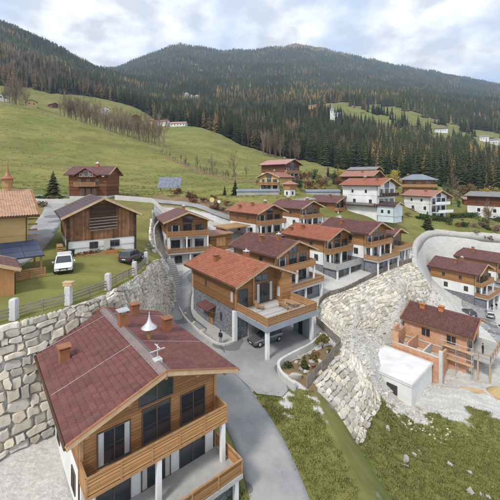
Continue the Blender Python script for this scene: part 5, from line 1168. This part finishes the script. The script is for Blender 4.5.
def bare(label, px_, d, h, group=None, ms=None):
    X, Y = px_xy(px_, d); z = float(ground(np.array([X]),np.array([Y]))[0]); o = link(bpy.data.objects.new('bare_tree', rnd.choice(ms or BARE))); o.location = (X,Y,z-.2); s_ = h/11.0; o.scale = (s_*rnd.uniform(.9,1.15),)*2+(s_,); o.rotation_euler = (0,0,rnd.uniform(0,6.28)); return tag(o, label, 'tree', group)
for k in range(95):
    f = k/94; bare('bare grey tree in the row along the crest of the meadow', 62+100*f+rnd.uniform(-2,2), np.interp(f,[0,.6,1],[305,305,268])+rnd.uniform(-16,22), rnd.uniform(15,24), 'bare trees along the meadow crest', TALL)
for k in range(22): bare('bare grey tree on the left behind the meadow crest', rnd.uniform(2,28), rnd.uniform(295,350), rnd.uniform(14,24), 'bare trees at the upper left of the meadow', TALL)
for k in range(26): bare('bare brown tree in the grove at the upper end of the right meadow', rnd.uniform(262,300), rnd.uniform(300,322), rnd.uniform(14,22), 'bare brown grove at the forest edge', TALL)
for lb, p_, d, h in (('slim bare tree left of its neighbour on the meadow path',197,203,10),('slim bare tree in the middle of the meadow path',212,197,11.5),('tall bare tree near the beige hillside house',234,185,14.5),('small bare tree close to the hillside house',246,176,8),('bare tree between the tall white house and the hipped roof house',408,150,9),('tall bare tree in front of the small brown hut',451,146,13),('leafless tree below the right edge house',489,121,8.5),('bare tree at the lower end of the meadow path',181,216,7)):
    bare(lb, p_, d, h)
for k in range(30):
    f = rnd.random(); bare('low bare bush along the meadow path', 160+82*f, np.interp(f,[0,1],[232,168])+rnd.uniform(-5,5), rnd.uniform(3,5.5), 'bare bushes along the meadow path')
# single trees and shrubs with trunk and crown
def conifer(label, X, Y, h, seed, name='conifer', mat='spruce', **k):
    t = thing(name, label, 'tree', (X,Y,gz(X,Y))); trunk_geo(h, h*.014+.06).build('trunk', M['bark'], t); spruce_geo(seed, h=h, r=k.pop('r',h*.27), tiers=22, per=13, skirt=.05, **k).build('crown', M[mat], t); return t
conifer('solitary dark spruce left of the brown cottage', -54, 90.5, 7.2, 101, r=2.7)
conifer('dark pointed conifer beside the long metal shed', -5.4, 121, 5.6, 102, r=1.9)
conifer('dark conifer in front of the white house with stepped balconies', 60.5, 112.5, 6.0, 103, r=2.2)
conifer('small conifer left of the pointed one by the metal shed', -9.3, 121, 3.4, 104, r=1.0)
conifer('young conifer in the lower corner of the rock garden', *loc(H1,15.6,-2.0), 1.3, 106, r=.5)
def bush(label, X, Y, r, h, mat, seed, name='shrub', n=420, size=.16, group=None, stem=True):
    t = thing(name, label, 'shrub', (X,Y,gz(X,Y)), rnd.uniform(0,6), group)
    if stem: 
        mb = MB()
        for k in range(5): a = 1.256*k; mb.tube((0,0,-.2),(math.cos(a)*r*.4,math.sin(a)*r*.4,h*.6),.04,.015,4)
        mb.build('stem', M['bark'], t)
    leaf_cloud(seed, r*.8, r*.8, h*.42, n, size, h*.5).build('crown', M[mat], t); return t
bush('upright olive shrub in the rock garden', *loc(H1,13.7,3.2), .75, 2.3, 'olive', 1, n=700, size=.12)
for k, (x,y,m) in enumerate(((14.6,1.0,'russet'),(15.2,3.0,'hedge'),(14.4,-3.2,'shrub'),(16.6,-1.2,'russet'),(15.0,.2,'olive'))):
    bush(['low russet shrub beside the upright olive one','green cushion shrub near the garden fence corner','dark green shrub at the curved white wall','low russet shrub by the board fence','olive cushion shrub in the middle of the rock garden'][k], *loc(H1,x,y), .6, .7, m, 10+k, n=260, size=.09)
def ytree(label, px_, d, h, mat, seed):
    X, Y = px_xy(px_, d); z = float(ground(np.array([X]),np.array([Y]))[0]); t = thing('leafy_tree', label, 'tree', (X,Y,z)); tr, tw = branch_geo(seed, h*.8, 2, .6); tr.add(tw.v, tw.f); tr.build('trunk', M['bark'], t); leaf_cloud(seed, h*.33, h*.33, h*.34, 900, h*.035, h*.58, 14).build('crown', M[mat], t)
for a in (('round yellow tree left of the hipped roof house',393,205,10,'yellowleaf',201),('yellow green tree right behind the hipped roof house',409,212,8.5,'yellowleaf',202),('orange tree in front of the right edge house',487,123,5.0,'larch',203),('orange tree at the forest foot behind the brown hut',470,185,8,'larch',204),
          ('orange brown tree right of the brown hut',492,170,7,'larch',205),('maroon tree behind the small white tower house',309,133,4.5,'russet',206),('maroon tree right of the other maroon tree by the tower house',321,136,4.2,'russet',207),('green tree between the beige house and the tower house',300,128,4.5,'shrub',208),('yellow bush tree beside the beige hillside house',281,124,3.4,'olive',209)): ytree(*a)
LB = ['russet shrub on the bank above the long pale wall','grey green shrub on the bank near the cream house']
for k in range(16):
    X, Y = px_xy(rnd.uniform(176,232), rnd.uniform(92,103)); bush(LB[0], X, Y, rnd.uniform(.7,1.5), rnd.uniform(.9,1.9), rnd.choice(['russet','twig','russet','olive']), 300+k, n=170, size=.2, group='russet shrubs above the long pale wall', stem=False)
for k in range(14):
    X, Y = px_xy(rnd.uniform(22,64), rnd.uniform(78,88)); bush(LB[1], X, Y, rnd.uniform(.8,1.6), rnd.uniform(.8,1.8), rnd.choice(['twig','hedge','twig','olive']), 330+k, n=170, size=.2, group='shrubs on the bank near the cream house', stem=False)
for k in range(22):
    X, Y = px_xy(rnd.uniform(255,345), rnd.uniform(128,150)); bush('garden shrub among the hillside houses', X, Y, rnd.uniform(1,2.0), rnd.uniform(1.2,2.8), rnd.choice(['hedge','shrub','twig','russet','olive']), 360+k, n=200, size=.26, group='garden shrubs among the hillside houses', stem=False)
for k in range(12):
    X, Y = px_xy(rnd.uniform(470,498), rnd.uniform(112,124)); bush('grey brown shrub below the right edge house', X, Y, rnd.uniform(1,1.8), rnd.uniform(1.2,2.6), rnd.choice(['twig','hedge','twig']), 390+k, n=200, size=.24, group='shrubs below the right edge house', stem=False)
def hedge(label, p, q, w, h, seed):
    p, q = Vector(p), Vector(q); L = (q-p).length; t = thing('hedge', label, 'hedge', (*p, gz(*p))); r_ = random.Random(seed); mb = MB(); d = (q-p)/L; n = Vector((-d.y,d.x))
    for _ in range(int(L*170)):
        c = p + d*r_.uniform(0,L) + n*r_.uniform(-w/2,w/2); z = gz(c.x,c.y) + h*math.sqrt(r_.random())*r_.uniform(.8,1.05); a = Vector((r_.uniform(-1,1),r_.uniform(-1,1),r_.uniform(-1,1))).normalized()*.2; b = a.cross(Vector((r_.uniform(-1,1),r_.uniform(-1,1),r_.uniform(-1,1)))).normalized()*.14
        o = Vector((c.x,c.y,z)) - t.location; mb.add([o-a,o+b,o+a,o-b],[(0,1,2,3)])
    mb.build('foliage', M['hedge'], t)
hedge('clipped green hedge in front of the white house with stepped balconies', (61,118.5), (72,121), 1.6, 1.7, 5)
hedge('upper green hedge right of the white house with stepped balconies', (76,125), (86,127), 1.6, 1.8, 6)

VG = [('shrub',3.2),('hedge',2.6),('olive',2.4),('russet',2.2),('twig',2.6),('shrub',2.0)]
for k in range(44):
    X, Y = px_xy(rnd.uniform(330,500), rnd.uniform(132,205))
    if any((X-a)**2+(Y-b)**2 < 100 for a, b in ((47.6,140),(55,158),(67.9,127.5),(73.5,145),(94,129),(101,151),(40.2,111))): continue
    m, h = rnd.choice(VG); bush('garden bush among the white houses on the right', X, Y, h*.5, h*rnd.uniform(.7,1.3), m, 500+k, n=240, size=.3, group='garden bushes among the white houses', stem=False)
for k, (p_, d, h) in enumerate(((335,150,7),(338,160,9),(328,165,8),(444,160,9),(448,168,11),(436,172,10),(426,178,9),(458,175,9),(300,152,6),(382,168,9))):
    X, Y = px_xy(p_, d); z = gz(X, Y); o = link(bpy.data.objects.new('spruce_tree', FIRS[k % 6])); o.location = (X,Y,z-.2); o.scale = (h/20*1.15,)*2+(h/20,); o.rotation_euler = (0,0,k)
    tag(o, 'young dark spruce standing between the hillside houses', 'tree', 'spruces between the hillside houses')
bush('wide leafy bush on the bank above the valley chalets', 68, 121, 1.6, 1.6, 'hedge', 560, n=300, size=.25)
XY = np.stack([rs.uniform(9,44,26000), rs.uniform(40,80,26000)], 1); sb_ = sdist(XY[:,0], XY[:,1], PB)
XY = XY[(sb_ > 3.4) & (sb_ < 16) & (rs.uniform(0,1,len(sb_)) < np.exp(-(sb_-3.4)/5))][:2400]
rp = [(x, y, gz(x, y)+.02) for x, y in XY.tolist()]; rsz = [rnd.uniform(.06,.2)*(2.0 if rnd.random() < .08 else 1) for _ in rp]
src_rock = place_rock('loose_stone', (17.5,47.5,gz(17.5,47.5)+.1), (1,.9,.7), None, ROCKS); src_rock.scale = (.45,.4,.32)
tag(src_rock, 'single larger loose stone at the foot of the boulder wall', 'rock')
gn_scatter('rubble', 'loose pale rubble on the gravel slope below the boulder wall', rp, rsz, src_rock, 'rubble')

for k in range(30):
    X, Y = px_xy(rnd.uniform(398,500), rnd.uniform(114.5,128))
    if any((X-a)**2+(Y-b)**2 < 75 for a, b in ((67.9,127.5),(94,129))) or sdist(np.array([X]),np.array([Y]),PB)[0] > -3: continue
    m, h = rnd.choice(VG); bush('bush on the green bank above the concrete rim', X, Y, h*.55, h*rnd.uniform(.5,1.0), m, 600+k, n=240, size=.22, group='bushes on the bank above the concrete rim', stem=False)
for k, (p_, d, h, m) in enumerate(((297,142,5,'twig'),(304,146,6,'russet'),(313,150,6.5,'shrub'),(319,144,5,'olive'),(326,140,5,'twig'),(333,146,6,'hedge'),(338,138,5,'russet'),(341,152,7,'yellowleaf'),(405,166,7,'yellowleaf'),(398,172,7,'olive'),(432,158,7,'hedge'),(455,158,6,'twig'),(462,166,8,'larch'),(478,160,7,'larch'),(484,168,8,'yellowleaf'),(497,160,8,'olive'))):
    ytree(['brownish','russet','dark green','olive','dusky','light green','dark red','yellow','golden','olive yellow','fresh green','grey brown','orange','pale orange','bright yellow','dull olive'][k]+' broadleaf tree in the village behind the chalets', p_, d, h, m, 700+k)

# grass: tussocks on the meadows, short tufts on the lawn
def tuft(seed, n, h, r):
    q = random.Random(seed); mb = MB()
    for _ in range(n):
        a = q.uniform(0,6.283); d = q.uniform(0,r); x, y = d*math.cos(a), d*math.sin(a); b = q.uniform(0,6.283); l = h*q.uniform(.5,1.1); w = .09*r+.02; o = q.uniform(.2,.7)*h
        mb.add([(x-w*math.sin(b),y+w*math.cos(b),-.03),(x+w*math.sin(b),y-w*math.cos(b),-.03),(x+o*math.cos(b),y+o*math.sin(b),l)],[(0,1,2)])
    return mb
M['tussock'] = leafmat('tussock_grass', (0.25,0.235,0.08), (0.17,0.165,0.055), .25); M['lawn'] = leafmat('rough_grass', (0.27,0.27,0.085), (0.19,0.20,0.06), .3)
def grass(name, label, pts, sc_, mat, geo):
    x, y = pts[0]; z = float(ground(np.array([x]),np.array([y]))[0]); o = geo.build('grass_tuft', M[mat]); o.location = (x,y,z); o.scale = (sc_[0],)*3; tag(o, 'single tuft of '+label, 'grass', kind='stuff')
    Zg = ground(pts[1:,0], pts[1:,1]); gn_scatter(name, label+' growing all over', np.stack([pts[1:,0],pts[1:,1],Zg],1), sc_[1:], o, 'grass')
yy = np.exp(rs.uniform(math.log(97), math.log(330), 26000)); xx = (rs.uniform(-.05,1.02,26000)*500-250)/FPX*yy; pxx = 250+FPX*xx/yy
ok = (forest_mask(xx,yy) < .5) & (pxx < 345) & (fbm(xx,yy*2.2,26,4,1) > .05) & ((yy > 112)|(pxx < 240))
pt = np.stack([xx,yy],1)[ok]; grass('meadow_grass', 'olive tussock grass on the meadow slope', pt, rs.uniform(.5,1.3,len(pt)), 'tussock', tuft(1,14,.34,.5))
xx = rs.uniform(-6,40,24000); yy = rs.uniform(16,50,24000); gm = np.clip(.5-.55*fbm(xx,yy,10,4,5)-.1*(44-yy)*(yy<44)+.12*(yy-44)*(yy>44),0,1); sb_ = sdist(xx,yy,PB)
rd = np.min(np.stack([np.hypot(xx-c.x,yy-c.y) for c in resample(ROAD,1.0) if c.y < 52]),0)
ok = ((sb_ > 4)&(gm < .45)) | ((sb_ < -.4)&(yy < 33)&(rd > 2.2)&(xx > -1.5)&(.45-.5*fbm(xx,yy,5,4,5)+.5*(yy-32)/2 < .45)); pt = np.stack([xx,yy],1)[ok]
grass('verge_grass', 'rough grass on the slopes below the road', pt, rs.uniform(.5,1.4,len(pt)), 'lawn', tuft(3,16,.14,.3))

# ------------------------------------------------------------------ far farms and church
def far_house(label, px_, d, w, L, h, yaw, wall, rf, pitch=24, name='farmhouse', lift=0):
    X, Y = px_xy(px_, d); z = float(ground(np.array([X]),np.array([Y]))[0]) + lift; t = thing(name, label, 'house', (X,Y,z), R(yaw), 'far farmhouses'); tn = math.tan(R(pitch)); W_ = w/2+.9
    MB().prism([(-L/2,-w/2,-3),(-L/2,w/2,-3),(-L/2,w/2,h),(-L/2,0,h+w/2*tn),(-L/2,-w/2,h)], (L,0,0)).build('wall', M[wall], t)
    mb = MB(); zz = h - .9*tn + .12
    for s_ in (-1,1): mb.add([(-L/2-.8,s_*W_,zz),(L/2+.8,s_*W_,zz),(L/2+.8,0,zz+W_*tn),(-L/2-.8,0,zz+W_*tn),(-L/2-.8,s_*W_,zz+.3),(L/2+.8,s_*W_,zz+.3),(L/2+.8,0,zz+W_*tn+.3),(-L/2-.8,0,zz+W_*tn+.3)],[(3,2,1,0),(4,5,6,7),(0,1,5,4),(1,2,6,5),(2,3,7,6),(3,0,4,7)])
    mb.build('roof', M[rf], t)
    for k in range(max(1,int(L/4))): window(t, '-y', -w/2, -L/2+2+k*4, h*.35, 1.3, 1.5, 1)
    for u in (-w*.25,w*.25): window(t, '+x', L/2, u, h*.4, 1.3, 1.5, 1)
for a in (('brown roofed farmhouse on the upper left meadow',31,352,9,12,4.5,-50,'cream','tile_dark'),('large dark roofed barn on the upper left meadow',71,430,14,20,5,-60,'darkwood','tile_brown'),('small grey farm shed left of the large dark barn',53,420,7,10,3.5,-30,'brownwood','tile_grey'),
          ('white farmhouse behind the bare tree row',103,440,10,15,6,-40,'white','tile_grey'),('brown farmhouse right of the bare tree row',136,440,9,12,5,-70,'brownwood','tile_old'),('pale farmhouse with red roof at the end of the farm lane',151,435,8,12,4,-30,'cream','tile_red'),
          ('white farmhouse with red roof below the dark forest',163,430,10,15,5,-20,'white','tile_red'),('long white farm building at the forest corner',179,425,9,20,4.5,-10,'white','tile_pink'),('white house on the far left edge of the meadow',2,345,9,12,5,-40,'white','tile_grey'),
          ('brown roofed farm beside the high clearing',312,770,12,22,6,-30,'cream','tile_old'),('white farm with brown roof on the right clearing',441,640,10,22,6,-25,'white','tile_dark'),('white house with grey roof on the far right clearing',484,610,10,14,7,-30,'white','tile_grey'),('pale house at the right edge of the far clearing',495,600,10,14,8,-50,'white','tile_grey')): far_house(*a)
X, Y = px_xy(332, 655); z = float(ground(np.array([X]),np.array([Y]))[0]); t = thing('church', 'white church tower with pointed blue grey spire above the forest', 'church', (X,Y,z), R(-20))
MB().box(-3.5,3.5,-3.5,3.5,-4,17).build('tower', M['white'], t); MB().loft([[(sx*k,sy*k,zz) for sx,sy in ((-1,-1),(1,-1),(1,1),(-1,1))] for k,zz in ((4.2,17),(3.4,18.5),(1.6,22),(.1,32))]).build('spire', M['sheet'], t)
MB().prism([(3.5,-4.5,-4),(3.5,4.5,-4),(3.5,4.5,8),(3.5,0,13),(3.5,-4.5,8)],(18,0,0)).build('nave', M['white'], t)
for s_ in (-1,1): MB().add([(3.5,s_*5.2,7.4),(22,s_*5.2,7.4),(22,0,13.4),(3.5,0,13.4),(3.5,s_*5.2,7.1),(22,s_*5.2,7.1),(22,0,13.1),(3.5,0,13.1)],[(0,1,2,3),(7,6,5,4),(0,4,5,1),(1,5,6,2),(2,6,7,3),(3,7,4,0)]).build('nave_roof', M['tile_grey'], t)
for w_ in ('-y','+x'): window(t, w_, -3.5 if w_ == '-y' else 3.5, 0, 12.5, 1.6, 2.8, 1)

oc = thing('rock_outcrop', 'pale rock cliff showing through the forest above the farmhouses', 'cliff', (*px_xy(190,985), 0))
for k in range(11):
    X, Y = px_xy(183+k*1.4+rnd.uniform(-.8,.8), rnd.uniform(960,1010)); z = float(ground(np.array([X]),np.array([Y]))[0]); o = place_rock('crag', (X-oc.location.x, Y-oc.location.y, z+rnd.uniform(-2,14)), (rnd.uniform(5,9), rnd.uniform(5,8), rnd.uniform(9,20)), oc, GROCKS)
# ------------------------------------------------------------------ small things
def rock_at(label, X, Y, s, mesh=ROCKS, group=None): o = place_rock('garden_rock', (X,Y,gz(X,Y)+s*.25), (s,s*.85,s*.7), None, mesh); return tag(o, label, 'rock', group)
for k, (x,y,s) in enumerate(((-5.6,-6.0,.5),(-2.4,-6.3,.38),(.6,-6.4,.5),(2.8,-6.4,.25))): rock_at(['large pale rock at the upper end of the white kerb','pale rock second along the white kerb','pale rock third along the white kerb','small pale rock by the white kerb near the walker'][k], *loc(H1,x,y), s)
for k in range(14):
    x, y = rnd.uniform(13.4,17.2), rnd.uniform(-4.2,4.2); 
    if (x-13) + max(0,y)*.5 < 5: rock_at('rock laid out in the rock garden below the terrace', *loc(H1,x,y), rnd.uniform(.25,.5), GROCKS if k % 2 else ROCKS, 'rocks of the rock garden')
rock_at('big white rock at the lower end of the rock garden', *loc(H1,16.2,-3.9), .75)
for k in range(26):
    X, Y = rnd.uniform(14,26), rnd.uniform(20,58)
    if sdist(np.array([X]),np.array([Y]),PB)[0] > 3: rock_at('loose rock on the gravel slope below the boulder wall', X, Y, rnd.uniform(.2,.5), GROCKS, 'loose rocks on the gravel slope')
for k, (p_,q_) in enumerate(((148,222),(151,229),(154,236),(146,216))): X,Y = px_xy(p_, 62-k*1.5); rock_at('grey rock on the bank between barn and lone chalet', X, Y, rnd.uniform(.4,.7), GROCKS, 'rocks between barn and lone chalet')
# terrace furniture of the corner chalet
def local_thing(name, label, cat, t, x, y, z, rz=0): X, Y = loc(t,x,y); return thing(name, label, cat, (X,Y,t.location.z+z), t.rotation_euler.z+R(rz))
o = local_thing('picnic_table', 'wooden table on the big terrace of the corner chalet', 'table', H1, 9.0, 2.0, 3.942, 0)
for k in range(5): MB().box(-1.0,1.0,-.42+k*.17,-.42+k*.17+.155,.70,.74).build('plank', M['beam'], o)
for x in (-.8,.8):
    for s_ in (-1,1): MB().bar((x,s_*.1,.7),(x,s_*.4,0),.07,.09).build('leg', M['beam'], o)
for s_, lb in ((-1,'wooden bench on the near side of the terrace table'),(1,'wooden bench on the far side of the terrace table')):
    b = local_thing('bench', lb, 'bench', H1, 9.0, 2.0+s_*.95, 3.942); MB().box(-.95,.95,-.18,.18,.42,.46).build('seat', M['beam'], b)
    for x in (-.75,.75): MB().box(x-.04,x+.04,-.16,.16,0,.42).build('leg', M['beam'], b)
    b2 = MB(); b2.box(-.95,.95,s_*.2-.02,s_*.2+.02,.62,.9); b2.build('backrest', M['beam'], b)
o = local_thing('lounge_chair', 'wooden lounge chair near the terrace door', 'chair', H1, 7.4, -1.6, 3.942, 20)
MB().bar((-.5,0,.3),(.4,0,.42),.6,.05).build('seat', M['beam'], o); MB().bar((-.5,0,.3),(-.85,0,1.0),.6,.05).build('backrest', M['beam'], o)
for x in (-.45,.35):
    for s_ in (-1,1): MB().box(x-.03,x+.03,s_*.27-.03,s_*.27+.03,0,.5 if x > 0 else .38).build('leg', M['beam'], o)
for s_ in (-1,1): MB().bar((-.5,s_*.3,.55),(.45,s_*.3,.55),.07,.04).build('arm', M['beam'], o)
# lawn objects by the barn
o = thing('wheelie_bin', 'dark green bin against the white plinth of the barn', 'bin', loc(B,6.5,-4.0)+(9.62,), B.rotation_euler.z); MB().loft([[(sx*k,sy*k,z) for sx,sy in ((-1,-1),(1,-1),(1,1),(-1,1))] for k,z in ((.24,.06),(.3,.95))]).build('body', M['shrub'], o); MB().box(-.33,.33,-.33,.33,.95,1.03).build('lid', M['dark'], o)
o = thing('planter_box', 'orange planter box in front of the barn', 'planter', loc(B,6.9,.9)+(9.55,), B.rotation_euler.z); MB().box(-.35,.35,-.8,.8,0,.6).build('box', M['terracotta'], o); leaf_cloud(77,.3,.7,.3,160,.09,.72).build('plants', M['olive'], o)
o = thing('flower_bed', 'faded brown flower bed along the barn wall', 'flower bed', loc(B,6.7,-1.7)+(9.6,), B.rotation_euler.z); MB().box(-.45,.45,-1.8,1.8,-.2,.22).build('border', M['beam'], o); leaf_cloud(78,.4,1.7,.35,420,.1,.35).build('plants', M['russet'], o)
o = thing('log_stack', 'stack of firewood at the left corner of the barn', 'firewood', loc(B,4.6,-5.3)+(9.75,), B.rotation_euler.z)
for k in range(30): MB().tube((-.9+(k%6)*.32,-.35,.14+(k//6)*.27),(-.9+(k%6)*.32,.35,.14+(k//6)*.27),.15,.14,7).build('log', M['beam'], o)

X, Y = -7.4, 43.2; mb = MB(); mb.box(-.3,.3,-.3,.3,0,.03); [mb.box(-.24,.24,-.22+k*.1,-.18+k*.1,.03,.045) for k in range(5)]
tag(mb.build('drain_cover', M['dark']), 'small dark drain cover in the road beside the white kerb', 'drain cover').location = (X, Y, gz(X,Y)+.075)
# building-site clutter
def hcp(x, y, z=0): X, Y = loc(HC, x, y); return (X, Y, gz(X, Y)+z)
o = thing('timber_stack', 'stack of pale planks on the gravel beside the flat white roof', 'timber', hcp(6.5,-8.5), R(-20))
for k in range(12): MB().box(-1.6,1.6,-.5+(k%4)*.26,-.27+(k%4)*.26,.05+(k//4)*.1,.13+(k//4)*.1).build('plank', M['verge'], o)
o = thing('sand_heap', 'heap of yellow brown sand below the brick house balcony', 'sand', hcp(9.2,-6.2), 0); mb = MB(); mb.lathe([(1.7,-.2),(1.4,.15),(.9,.5),(.4,.8),(.02,.95)], 14); mb.build('heap', simple('sand', (.5,.38,.2), (.42,.31,.16), 5, .95, bump=.5), o, True)
sc_o = thing('scaffold', 'pale pole scaffold at the corner of the unfinished brick house', 'scaffold', hcp(HCX-3.2,-HCW-.7), R(-46.5))
for x in (0,2.0,4.2):
    for y in (-.55,.35): MB().tube((x,y,-.6),(x,y,5.2),.05,None,6).build('pole', M['silver'], sc_o)
for z in (2.2,4.2):
    MB().box(-.2,4.4,-.5,.3,z,z+.06).build('platform', M['verge'], sc_o); MB().tube((-.2,-.55,z+1.0),(4.4,-.55,z+1.0),.04,None,6).build('guard_rail', M['silver'], sc_o)
# ------------------------------------------------------------------ haze
mb = MB(); mb.box(-9500, 9500, -150, 6100, -60, 1760); hz = mb.build('haze', [], None); tag(hz, kind='stuff')
hm = bpy.data.materials.new('haze'); hm.use_nodes = True; hm.node_tree.nodes.clear()
pv = hm.node_tree.nodes.new('ShaderNodeVolumePrincipled'); pv.inputs['Density'].default_value = 0.00011; pv.inputs['Color'].default_value = (.60,.77,1,1)
ho = hm.node_tree.nodes.new('ShaderNodeOutputMaterial'); hm.node_tree.links.new(pv.outputs[0], ho.inputs['Volume']); hz.data.materials.append(hm)
